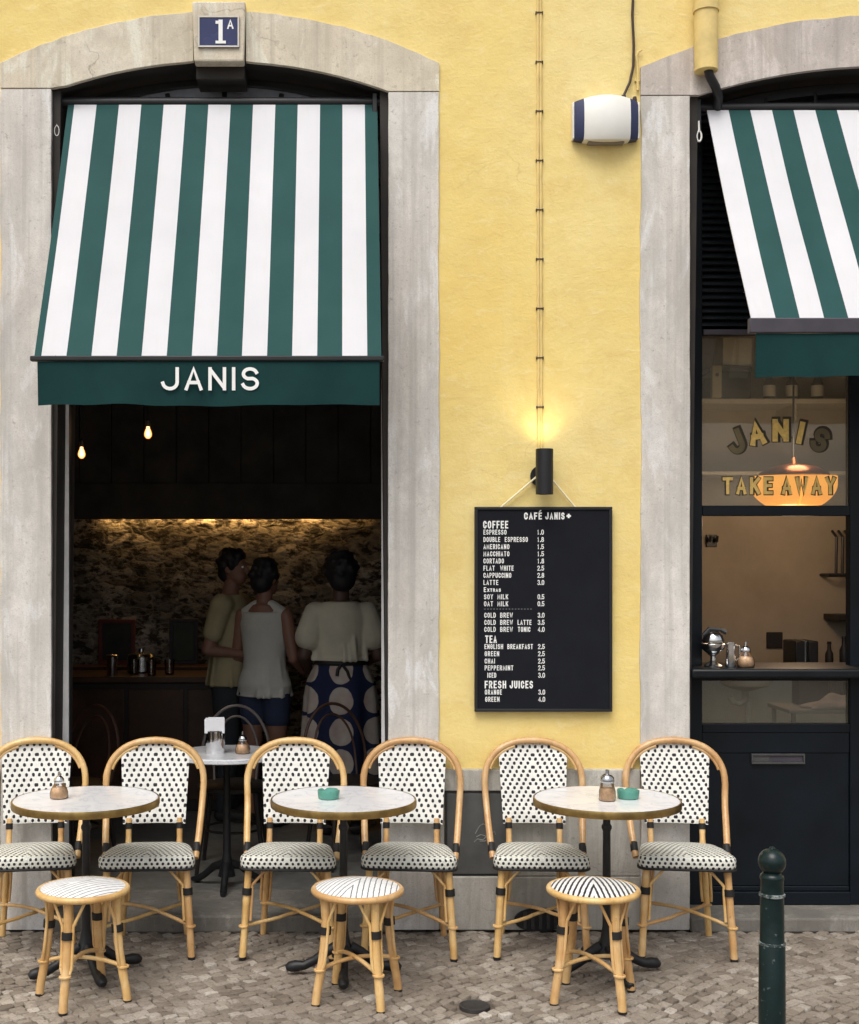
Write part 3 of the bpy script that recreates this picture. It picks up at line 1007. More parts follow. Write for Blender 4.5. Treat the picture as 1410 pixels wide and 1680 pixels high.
for word, xa, xb in (('TAKE', 1186, 1268), ('AWAY', 1283, 1371)):
    for mb_, off, st_ in ((gl, 0, 5.2), (gd, .0016, 8.5)):
        g_ = (st_ - 5.2) / 2
        P, F = stroke_text(word, (xb - xa + 2 * g_) / S2, (28 + 2 * g_) / S2, st_ / S2, .5)
        mb_.add([((xa - g_ - 565) / S2 + q[0], sy + .0285 + off - .0005 + q[1], CAM_H + (933 - 811 - g_) / S2 + q[2]) for q in P], F)
build('gilt_lettering', gl, 'gold_leaf', shop, smooth=False)
build('letter_outline', gd, 'letter_dark', shop, smooth=False)

# rooms behind the doorways
def shell(x0, x1, y0, y1, z0, z1, t=.08):
    m_ = MB()
    m_.box(x0 - t, x0, y0, y1 + t, z0 - t, z1 + t)
    m_.box(x1, x1 + t, y0, y1 + t, z0 - t, z1 + t)
    return m_
CZ = 4.3
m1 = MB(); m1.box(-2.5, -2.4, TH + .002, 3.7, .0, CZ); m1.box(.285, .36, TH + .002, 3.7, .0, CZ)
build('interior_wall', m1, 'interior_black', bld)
m1 = MB(); m1.box(-2.5, .36, 3.60, 3.7, .0, 2.4)
build('back_wall', m1, 'rubble', bld)
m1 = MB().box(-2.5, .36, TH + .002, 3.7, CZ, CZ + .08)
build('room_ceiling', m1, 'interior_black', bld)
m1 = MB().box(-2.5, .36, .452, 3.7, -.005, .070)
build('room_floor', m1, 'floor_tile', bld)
bh = MB()
x = -2.39
while x < .28:
    w_ = .235
    bh.box(x, min(x + w_ - .006, .284), 3.18, 3.21, 2.32, CZ)
    x += w_
bh.box(-2.4, .284, 3.15, 3.22, 2.06, 2.3195)
bh.box(-2.4, .284, 3.2105, 3.2195, 2.3196, CZ)
bh.box(-2.4, .284, 3.2205, 3.60, 2.13, 2.16)
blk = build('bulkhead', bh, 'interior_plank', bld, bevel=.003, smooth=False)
ld = MB().box(-1.85, .20, 3.555, 3.57, 2.117, 2.128)
build('light_strip', ld, 'led_glow', bld)
al = lamp('strip_light', bld, 'AREA', (-.95, 3.578, 2.11), 2.1, (1.0, .52, .16), shape='RECTANGLE')
al.data.size = 1.7; al.data.size_y = .015
al.rotation_euler = (R(8), 0, 0)
# takeaway room
m1 = MB(); m1.box(.56, .64, TH + .002, 2.3, .0, CZ); m1.box(5.0, 5.08, TH + .002, 2.3, .0, CZ); m1.box(.56, 5.08, 2.2, 2.3, .0, CZ)
build('interior_wall', m1, 'beige_plaster', bld, smooth=False)
m1 = MB().box(.56, 5.08, TH + .002, 2.3, 3.4, 3.48)
build('room_ceiling', m1, 'beige_plaster', bld, smooth=False)
m1 = MB().box(.56, 5.08, .452, 2.3, -.005, .080)
build('room_floor', m1, 'floor_tile', bld, smooth=False)

# ------------------------------------------------------------------ awnings
def awning(label, xl, xr, zt, zf, y_t, y_f, bar, val, mat, bar_mat):
    a = thing('awning', label, 'awning', (xl, 0, zf), 0, 'striped awnings over the doorways')
    W = xr - xl
    c_ = MB()
    NU, NV = 48, 14
    vs_, fs = [], []
    th = .004
    for side in (0, 1):
        for j in range(NV + 1):
            t_ = j / NV
            for i in range(NU + 1):
                u = i / NU
                sag = .010 * math.sin(PI * t_) * (.5 + .5 * math.cos((u - .5) * 2 * PI) * .4) + .004 * math.sin(u * 31 + 1.3 * math.sin(t_ * 4)) * math.sin(PI * t_) + .005 * math.sin(u * 7 + 2 * t_) * math.sin(PI * t_)
                y = y_t + (y_f - y_t) * t_ + sag * .8
                z = zt + (zf - zt) * t_ - sag
                vs_.append((u * W, y + side * th, z - zf - side * th))
    n1_ = (NU + 1) * (NV + 1)
    for j in range(NV):
        for i in range(NU):
            q = (j * (NU + 1) + i, j * (NU + 1) + i + 1, (j + 1) * (NU + 1) + i + 1, (j + 1) * (NU + 1) + i)
            fs.append(tuple(reversed(q))); fs.append(tuple(k + n1_ for k in q))
    for i in range(NV):
        for e in (0, NU):
            q = (i * (NU + 1) + e, (i + 1) * (NU + 1) + e, (i + 1) * (NU + 1) + e + n1_, i * (NU + 1) + e + n1_)
            fs.append(q if e == 0 else tuple(reversed(q)))
    c_.add(vs_, fs)
    build('canopy', c_, mat, a)
    b_ = MB().box(-.014, W + .012, y_f - .022, y_f + .012, -bar, .002)
    fb = build('front_bar', b_, bar_mat, a, bevel=.005)
    v_ = MB()
    NX = 60
    z0, z1 = -bar - .001, -bar - val
    vs_, fs = [], []
    for side in (0, 1):
        for j in range(5):
            for i in range(NX + 1):
                u = i / NX
                wv = .010 * math.sin(u * 15 + 1) * (j / 4) + .006 * math.sin(u * 37 + 2) * (j / 4)
                vs_.append((.016 + u * (W - .024), y_f - .012 + wv + side * .003, z0 + (z1 - z0) * j / 4 + ((.0035 * math.sin(u * 9) + .002 * math.sin(u * 31)) if j == 4 else 0)))
    nn_ = 5 * (NX + 1)
    for j in range(4):
        for i in range(NX):
            q = (j * (NX + 1) + i, (j + 1) * (NX + 1) + i, (j + 1) * (NX + 1) + i + 1, j * (NX + 1) + i + 1)
            fs.append(q); fs.append(tuple(k + nn_ for k in reversed(q)))
    for i in range(NX):
        q = (4 * (NX + 1) + i, 4 * (NX + 1) + i + nn_, 4 * (NX + 1) + i + 1 + nn_, 4 * (NX + 1) + i + 1)
        fs.append(q)
    v_.add(vs_, fs)
    va = build('valance', v_, 'green_fabric_shaded', a)
    r_ = MB().tube([(-.07, y_t + .02, zt - zf + .018), (W + .05, y_t + .02, zt - zf + .018)], .024, 14)
    build('roller', r_, 'black_metal', a)
    for sx in (-.02, W + .012):
        ix = .09 if sx < 0 else W - .09
        br = MB()
        br.box(sx - .035, sx - .012, y_t - .02, y_t + .06, zt - zf - .14, zt - zf + .05)
        build('bracket', br, 'black_metal', a, bevel=.004)
        ar = MB().tube([(ix, y_t + .06, zt - zf - .30), (ix, y_f, -.012)], .008, 8)
        build('arm', ar, 'black_metal', a)
    cr = MB().tube([(-.046 + .011 * math.cos(q), y_t - .03, zt - zf - .135 + .024 * math.sin(q)) for q in [2 * PI * i / 16 for i in range(16)]], .0045, 6, closed=True)
    cr.tube([(-.046, y_t - .03, zt - zf - .112), (-.046, y_t - .022, zt - zf - .06)], .005, 6)
    build('crank_ring', cr, 'white_plastic', a)
    return a, va
aw, va = awning('green and white striped awning lettered JANIS over the left doorway', -1.313, .157, 3.906, 2.597, .05, -.60, .020, .186, 'stripe_left', 'frame_dark')
P, F = stroke_text('JANIS', .413, .098, .0145, .40)
lt = MB().add([(.5405 + q[0], -.6215 + q[1], -.145 + q[2]) for q in P], F)
build('lettering', lt, 'letter_white', va, smooth=False)
awning('green and white striped awning with a plain valance over the right doorway', 1.725, 3.389, 3.880, 2.757, .05, -.60, .062, .186, 'stripe_right', 'frame_purple')

# ------------------------------------------------------------------ things on the wall
np_ = thing('number_plate', 'navy enamel house number plate with white figure on the keystone', 'sign', (LC, -.0555, 4.205))
q = MB().prism([[(-.097, -.074), (.097, -.074), (.097, .074), (-.097, .074)]], -.008, 0)
build('plate', q, 'navy_enamel', np_, bevel=.003)
q = MB()
q.box(-.096, .096, -.0115, -.0082, .066, .073); q.box(-.096, .096, -.0115, -.0082, -.073, -.066)
q.box(-.096, -.089, -.0115, -.0082, -.0655, .0655); q.box(.089, .096, -.0115, -.0082, -.0655, .0655)
build('rim', q, 'cream_enamel', np_)
q = MB()
q.box(.000, .019, -.0105, -.0085, -.043, .055); q.box(-.014, .034, -.0106, -.0086, -.056, -.0432); q.box(-.014, -.0002, -.0106, -.0086, .036, .050)
P, F = stroke_text('A', .030, .044, .0075)
q.add([(.040 + a_[0], -.0088 + a_[1], .012 + a_[2]) for a_ in P], F)
build('figure', q, 'letter_white', np_, smooth=False)

ab = thing('alarm_box', 'white alarm siren box with navy ends on the yellow wall', 'alarm box', (1.227, 0, 3.800))
def alarm_sec(x0, x1, n=10, hw=.157, grow=0):
    m_ = MB()
    vs_, fs = [], []
    for i in range(n + 1):
        x_ = x0 + (x1 - x0) * i / n
        k_ = 1 - (x_ / hw) ** 2
        yf = -.040 - .055 * k_ - grow
        zh = .086 + .018 * k_ + grow
        vs_ += [(x_, -.001, -zh), (x_, yf + .012, -zh), (x_, yf, -zh + .022), (x_, yf - .006, 0), (x_, yf, zh - .022), (x_, yf + .012, zh), (x_, -.001, zh)]
    for i in range(n):
        for k_ in range(6):
            a_ = i * 7 + k_
            fs.append((a_, a_ + 1, a_ + 8, a_ + 7))
    fs.append(tuple(range(6, -1, -1))); fs.append(tuple(n * 7 + k_ for k_ in range(7)))
    return m_.add(vs_, [tuple(reversed(f)) for f in fs])
build('cover', alarm_sec(-.108, .108), 'white_plastic', ab, angle=50)
build('end_cap', alarm_sec(-.148, -.1085), 'navy_plastic', ab, angle=50)
build('end_cap', alarm_sec(.1085, .148), 'navy_plastic', ab, angle=50)
q = MB().box(-.085, .085, -.045, -.002, -.107, -.099)
build('base_plate', q, 'grey_plastic', ab, bevel=.003)
for sx in (-.157, .1485):
    q = MB().box(sx, sx + .0085, -.040, -.002, -.086, .086)
    build('side_plate', q, 'white_plastic', ab, bevel=.003)
cb = thing('alarm_cable', 'thin dark cable running down the wall to the alarm box', 'cable', (1.36, 0, 3.905))
q = MB()
pts = [(.012, -.012, 1.6), (.010, -.012, .9), (.002, -.013, .55), (-.004, -.012, .40), (.002, -.014, .26), (0, -.014, .16), (-.018, -.018, .08), (-.045, -.03, .022), (-.050, -.035, -.008)]
q.tube(pts, .0062, 8)
build('cable', q, 'dark_cable', cb)
q = MB().lathe([(.012, -.012), (.013, 0), (.010, .014), (0, .016)], (-.050, -.035, .0), 10)
build('gland', q, 'black_metal', cb)
q = MB().lathe([(.010, -.012), (.011, 0), (.008, .012), (0, .014)], (.003, -.03, -.004), 10)
build('gland', q, 'dark_cable', cb)

ec = thing('electric_cable', 'yellow painted pair of cables clipped down the wall to the lamp', 'cable', (.922, 0, 2.26))
for k_, dx in enumerate((-.0062, .0066)):
    q = MB()
    pts = []
    rg = random.Random(5 + k_)
    for i in range(60):
        z = i / 59 * 3.2
        pts.append((dx - .004 * z / 2 + rg.uniform(-.0010, .0010), -.0066, z))
    q.tube(pts, .0066, 8)
    build('cable', q, 'yellow_paint', ec)
for i in range(9):
    z = CAM_H + (933 - (22 + 80.8 * i)) / 348.1 - 2.26
    xo = -.004 * z / 2
    q = MB()
    q.box(xo - .017, xo - .0125, -.012, -.001, z - .006, z + .006); q.box(xo + .0135, xo + .018, -.012, -.001, z - .006, z + .006)
    q.box(xo - .0124, xo + .0134, -.0150, -.0134, z - .003, z + .003)
    build('clip', q, 'dark_cable', ec)

sc_ = thing('wall_lamp', 'black cylinder wall lamp shining upwards above the menu board', 'lamp', (.929, 0, 2.13))
q = MB()
prof = [(.0, -.060), (.034, -.060), (.036, -.075), (.0405, -.075), (.0405, .135), (.037, .135), (.036, .105), (.0, .105)]
q.lathe(prof, (0, -.095, -.01), 28)
build('lamp_body', q, 'black_metal', sc_)
q = MB(); q.lathe([(.0, 0), (.046, 0), (.050, .006), (.050, .02), (0, .02)], (0, 0, 0), 24)
q.v = [(x_, -z_, y_) for x_, y_, z_ in q.v]
q.box(-.012, .012, -.06, -.0202, -.012, .012)
build('mount', q, 'black_metal', sc_, loc=(-.004, 0, .005))
q = MB().lathe([(0, 0), (.033, 0), (.033, .006), (0, .006)], (0, -.095, .100), 20)
build('light_lens', q, 'sconce_glow', sc_)
q = MB().lathe([(0, 0), (.030, 0), (.030, .004), (0, .004)], (0, -.095, -.078), 20)
build('lower_lens', q, 'cream_enamel', sc_)
sp_ = lamp('up_light', sc_, 'SPOT', (0, -.08, .14), 1.3, (1.0, .84, .46), .04, spot_size=R(120), spot_blend=.8)
sp_.rotation_euler = (R(180 - 8), 0, 0)

# menu board
MX0, MX1, MZb, MZt = .612, 1.257, 1.029, 1.990
mbd = thing('menu_board', 'black letter board menu with white lettering hung below the wall lamp', 'menu', (MX0, 0, MZb))
W_, H_ = MX1 - MX0, MZt - MZb
q = MB().box(.014, W_ - .014, -.030, -.012, .014, H_ - .014)
simple('board_felt', (.011, .012, .016), .92, 0, .15, .15, 10)
build('felt_panel', q, 'board_felt', mbd)
q = MB()
q.box(0, W_, -.036, -.010, 0, .0138); q.box(0, W_, -.036, -.010, H_ - .0138, H_)
q.box(0, .0138, -.036, -.010, .014, H_ - .0142); q.box(W_ - .0138, W_, -.036, -.010, .014, H_ - .0142)
build('frame', q, 'black_metal', mbd, bevel=.002)
SB = 2054 / (CAM_D - .031)
q = MB()
def line(txt, xa, xb, yc, hpx, st=1.2, gap=.48):
    P, F = stroke_text(txt, (xb - xa) / SB, hpx / SB, st / SB, gap)
    ox = (xa - 565) / SB - MX0; oz = CAM_H + (933 - yc - hpx / 2) / SB - MZb
    q.add([(ox + a_[0], -.0303 + a_[1], oz + a_[2]) for a_ in P], F)
K = 3.573
def dot(x_, y_):
    ox = (x_ - 565) / SB - MX0; oz = CAM_H + (933 - y_) / SB - MZb
    q.box(ox, ox + 1.5 / SB, -.0312, -.0303, oz, oz + 1.6 / SB)
def words(ws, y, h=8.2, price=None, st=1.25):
    for (txt, a_, b_) in ws:
        line(txt, 760 + a_ / K, 760 + b_ / K, 720 + y / K, h, st)
    if price:
        x_ = 760 + (434 + (y - 547) * .008) / K
        if price[0] == '1':
            line('1', x_ + .8, x_ + 3.2, 720 + y / K, h)
        else:
            line(price[0], x_, x_ + 4.2, 720 + y / K, h)
        dot(x_ + 5.0, 720 + y / K + h / 2)
        line(price[2], x_ + 7.0, x_ + 11.2, 720 + y / K, h)
line('CAFE', 760 + 358 / K, 760 + 463 / K, 720 + 452 / K, 11.5, 2.2); line('JANIS', 760 + 482 / K, 760 + 596 / K, 720 + 452 / K, 11.5, 2.2); line('+', 760 + 607 / K, 760 + 633 / K, 720 + 452 / K, 7, 3.0)
for k_ in range(4):
    ox, oz = (760 + 446 / K + k_ * .75 - 565) / SB - MX0, CAM_H + (933 - 839.8 + k_ * .55) / SB - MZb
    q.box(ox, ox + 1.5 / SB, -.0312 - k_ * .0001, -.0303, oz, oz + 1.5 / SB)
words([('COFFEE', 118, 265)], 503, 12.5, None, 2.1)
words([('ESPRESSO', 120, 255)], 547, price='1.0')
words([('DOUBLE', 120, 218), ('ESPRESSO', 245, 380)], 590, price='1.8')
words([('AMERICANO', 120, 272)], 632, price='1.5')
words([('MACCHIATO', 120, 272)], 674, price='1.5')
words([('CORTADO', 120, 240)], 716, price='1.8')
words([('FLAT', 120, 186), ('WHITE', 218, 297)], 758, price='2.5')
words([('CAPPUCCINO', 120, 283)], 800, price='2.8')
words([('LATTE', 120, 207)], 842, price='3.0')
words([('E', 122, 136)], 884, 8, None, 1.4); words([('XTRAS', 142, 222)], 887, 5.5, None, 1.2)
words([('SOY', 123, 176), ('MILK', 202, 265)], 926, price='0.5')
words([('OAT', 123, 176), ('MILK', 202, 265)], 967, price='0.5')
words([('COLD', 125, 192), ('BREW', 218, 292)], 1034, price='3.0')
words([('COLD', 125, 192), ('BREW', 218, 292), ('LATTE', 320, 402)], 1076, price='3.5')
words([('COLD', 125, 192), ('BREW', 218, 292), ('TONIC', 322, 395)], 1117, price='4.0')
words([('TEA', 130, 198)], 1175, 12.5, None, 2.1)
words([('ENGLISH', 126, 235), ('BREAKFAST', 260, 410)], 1218, price='2.5')
words([('GREEN', 127, 212)], 1260, price='2.5')
words([('CHAI', 127, 187)], 1303, price='2.5')
words([('PEPPERMINT', 127, 295)], 1343, price='2.5')
words([('ICED', 143, 195)], 1386, price='3.0')
words([('FRESH', 127, 253), ('JUICES', 273, 410)], 1441, 12.5, None, 2.1)
words([('ORANGE', 128, 228)], 1485, price='3.0')
words([('GREEN', 130, 214)], 1527, price='4.0')
build('lettering', q, 'letter_white', mbd, smooth=False)
q = MB()
for i in range(16):
    x_ = (760 + (124 + i * 18) / K - 565) / SB - MX0
    z_ = CAM_H + (933 - 1000) / SB - MZb
    q.box(x_, x_ + .007, -.0315, -.0303, z_, z_ + .004)
build('dotted_line', q, 'letter_grey', mbd)
q = MB()
ax, az = (893 - 565) / 350 - MX0, CAM_H + (933 - 776) / 350 - MZb
for px, sgn in ((822, -1), (946, 1)):
    q.tube([((px - 565) / 350 - MX0, -.018, H_ - .004), (ax + sgn * .014, -.024, az)], .0046, 6)
q.tube([(ax + .014 * math.cos(a_), -.024, az + .010 * math.sin(a_)) for a_ in [PI * i / 10 for i in range(11)]], .0034, 6)
build('hanging_cord', q, 'cord', mbd)

dp = thing('drainpipe', 'yellow painted metal downpipe ending above the right doorway', 'pipe', (1.687, -.065, 4.02))
q = MB().lathe([(.048, .0), (.054, .0), (.054, 1.6), (.05, 1.6)], (0, 0, 0), 24)
build('pipe', q, 'yellow_paint', dp)
q = MB().lathe([(.0545, .275), (.060, .275), (.060, .305), (.0545, .305)], (0, 0, 0), 24)
build('collar', q, 'yellow_paint', dp)
q = MB().tube([(.008, 0, .02), (.016, .0, -.02), (.05, .02, -.065), (.078, .06, -.10), (.09, .13, -.13)], .021, 12)
build('elbow', q, 'black_metal', dp)
tp = thing('conduit', 'thin yellow conduit beside the right stone jamb under the cable', 'pipe', (1.372, -.012, 3.95))
q = MB().tube([(0.009, 0, 0), (.009, 0, .10), (.004, 0, .16)], .006, 8)
q.tube([(.004, 0, .16), (.012, -.001, .18), (.03, -.004, .19)], .004, 8)
build('pipe', q, 'yellow_paint', tp)
q = MB().box(-.004, .020, .001, .011, .045, .055)
build('clip', q, 'yellow_paint', tp)

ub = thing('utility_cabinet', 'dark grey metal utility door with faint graffiti in the plinth', 'utility box', (.4715, 0, .2545))
q = MB().box(.001, .302, -.012, .02, .0, .398)
build('frame', q, 'utility_edge', ub)
q = MB().box(.012, .292, -.018, -.0122, .010, .388)
dr = build('door', q, 'utility_grey', ub, bevel=.002)
q = MB()
for pts in ([(.155, .20), (.175, .235), (.19, .245), (.21, .24)], [(.16, .185), (.18, .195), (.20, .19), (.215, .175), (.2, .165), (.175, .165)], [(.225, .2), (.245, .21), (.25, .195)],
            [(.15, .16), (.165, .175), (.19, .17), (.205, .185)]):
    q.tube([(x_ - .01, -.0186, z_) for x_, z_ in pts], .0022, 5)
build('graffiti', q, 'graffiti', dr)

# ------------------------------------------------------------------ bollard
bo = thing('bollard', 'dark green iron bollard with ball top and worn painted rings', 'bollard', (1.436, -1.70, 0))
q = MB().lathe([(.052, -.01), (.052, .05), (.047, .06), (.0445, .09), (.0430, .436), (.0400, .444), (.0385, .600), (.0385, .612), (.0375, .62), (.0375, .655), (.040, .662), (.038, .672), (.033, .676), (.026, .684), (.0, .684)], (0, 0, 0), 32)
build('post', q, 'bollard_paint', bo)
q = MB().lathe([(.0395, .440), (.0436, .440), (.0436, .4475), (.0405, .4495)], (0, 0, 0), 32)
q.lathe([(.0385, .600), (.0425, .602), (.0425, .610), (.0385, .613)], (0, 0, 0), 32)
build('ring', q, 'worn_edge', bo)
prof = [(.0455 * math.sin(PI * i / 18), .717 - .0455 * math.cos(PI * i / 18)) for i in range(2, 16)] + [(.010, .7605), (.008, .766), (0, .768)]
q = MB().lathe(prof, (0, 0, 0), 32)
build('ball_top', q, 'bollard_paint', bo)

# ------------------------------------------------------------------ rattan chairs
def cane_line(a_, b_, n=14, bow=0, seed=0):
    a_, b_ = Vector(a_), Vector(b_)
    return [a_.lerp(b_, i / n) + Vector((0, 0, bow * math.sin(PI * i / n))) for i in range(n + 1)]
def cane_r(r, n, seed):
    rg = random.Random(seed)
    rr = [r * rg.uniform(.985, 1.015) for _ in range(n + 1)]
    for _ in range(2):
        i = rg.randrange(2, n - 1)
        rr[i] *= 1.09
    return rr
def straight(mb, a_, b_, r, seed=1, n=14, bow=0, seg=12):
    mb.tube(cane_line(a_, b_, n, bow), cane_r(r, n, seed), seg)
    return mb

def seat_mesh():
    """upholstered trapezoid with round corners, woven top and side band"""
    def outline(grow=0.0):
        pts = []
        f, b_, yf, yb = .206 + grow, .172 + grow, -.19 - grow, .175 + grow
        def corner(cx, cy, r, a0, a1, n=7):
            for i in range(n + 1):
                a_ = R(a0 + (a1 - a0) * i / n)
                pts.append((cx + r * math.cos(a_), cy + r * math.sin(a_)))
        corner(f - .045, yf + .045, .045, -90, 8)
        corner(b_ - .110, yb - .110, .110, 8, 90, 9)
        corner(-b_ + .110, yb - .110, .110, 90, 172, 9)
        corner(-f + .045, yf + .045, .045, 172, 270)
        # resample with straight runs
        out = []
        n = len(pts)
        for i in range(n):
            p_, q_ = Vector(pts[i]), Vector(pts[(i + 1) % n])
            k_ = max(1, int((q_ - p_).length / .02))
            for j in range(k_):
                out.append(p_.lerp(q_, j / k_))
        return out
    base = outline()
    n = len(base)
    L = [0]
    for i in range(n):
        L.append(L[-1] + (base[(i + 1) % n] - base[i]).length)
    # arc length measured from the middle of the front edge
    mid = max(range(n), key=lambda i: -abs(base[i].x) - 10 * (base[i].y > -.18))
    def ztop(y): return .446 + (.0 if y < 0 else -.012 * y / .17)
    m_ = MB()
    # side band with rounded upper and lower edge
    prof = [(-.004, -.050), (.002, -.046), (.004, -.036), (.004, -.014), (.001, -.005), (-.005, .0)]
    vs_, fs, wv = [], [], []
    arc = 0
    av = [0]
    for (g_, dz) in prof:
        for i in range(n + 1):
            p_ = base[i % n]
            nrm = Vector((p_.x, p_.y)).normalized()
            q_ = p_ + nrm * g_
            vs_.append((q_.x, q_.y, ztop(p_.y) + dz))
            u = L[i] - L[mid]
            tot = L[n]
            if u > tot / 2: u -= tot
            if u < -tot / 2: u += tot
            wv.append((u, dz * 1.05, 0))
    for j in range(len(prof) - 1):
        for i in range(n):
            a_ = j * (n + 1) + i
            fs.append((a_, a_ + 1, a_ + n + 2, a_ + n + 1))
    m_.add(vs_, fs, wv)
    # top: concentric rings, slightly domed
    vs_, fs, wv = [], [], []
    rings = [1, .93, .82, .68, .5, .3, .12]
    for j, s_ in enumerate(rings):
        for i in range(n):
            p_ = base[i]
            k_ = s_ * (1 - .005 / .18) if j == 0 else s_
            x_, y_ = p_.x * k_, p_.y * k_
            dome = .009 * (1 - s_ ** 4)
            vs_.append((x_, y_, ztop(p_.y * s_) + dome + (.0002 if j == 0 else .0015)))
            wv.append((x_, y_ * 1.0, 0))
    for j in range(len(rings) - 1):
        for i in range(n):
            l = (i + 1) % n
            fs.append((j * n + i, j * n + l, (j + 1) * n + l, (j + 1) * n + i))
    fs.append(tuple((len(rings) - 1) * n + i for i in range(n)))
    m_.add(vs_, fs, wv)
    rim = [(p_ + Vector((p_.x, p_.y)).normalized() * .002) for p_ in base]
    pip = MB().tube([(p_.x, p_.y, ztop(p_.y) - .053) for p_ in rim], .0058, 8, closed=True)
    und = MB()
    und.add([(p_.x * .97, p_.y * .97, ztop(p_.y) - .050) for p_ in base] , [tuple(range(n - 1, -1, -1))])
    return m_, pip, und

def back_y(z):      # the back leans away from the sitter
    return .165 + (z - .44) * .20
def panel_mesh():
    m_ = MB()
    NU, NV = 20, 26
    z0, z1 = .520, .872
    for side in (0, 1):
        vs_, fs, wv = [], [], []
        for j in range(NV + 1):
            t_ = j / NV
            for i in range(NU + 1):
                u = i / NU * 2 - 1
                hw = .143 + .016 * t_
                top = z1 - .005 + .018 * (1 - u * u) - .030 * max(0, abs(u) - .86) / .14
                z = z0 + (top - z0) * t_
                x_ = u * hw
                curve = .020 * (1 - u * u)
                edge = (max(abs(u), 0) ** 14) * .008 + (abs(2 * t_ - 1) ** 16) * .006
                y_ = back_y(z) + curve - .012 + (edge if side == 0 else .016 - edge)
                vs_.append((x_, y_, z))
                wv.append((x_, z - .52, 0))
        for j in range(NV):
            for i in range(NU):
                q_ = (j * (NU + 1) + i, j * (NU + 1) + i + 1, (j + 1) * (NU + 1) + i + 1, (j + 1) * (NU + 1) + i)
                fs.append(q_ if side == 0 else tuple(reversed(q_)))
        m_.add(vs_, fs, wv)
    nn_ = (NU + 1) * (NV + 1)
    loop = [i for i in range(NU + 1)] + [(j) * (NU + 1) + NU for j in range(1, NV + 1)] + [NV * (NU + 1) + i for i in range(NU - 1, -1, -1)] + [j * (NU + 1) for j in range(NV - 1, 0, -1)]
    for k_ in range(len(loop)):
        a_, b_ = loop[k_], loop[(k_ + 1) % len(loop)]
        m_.f.append((b_, a_, a_ + nn_, b_ + nn_))
    return m_

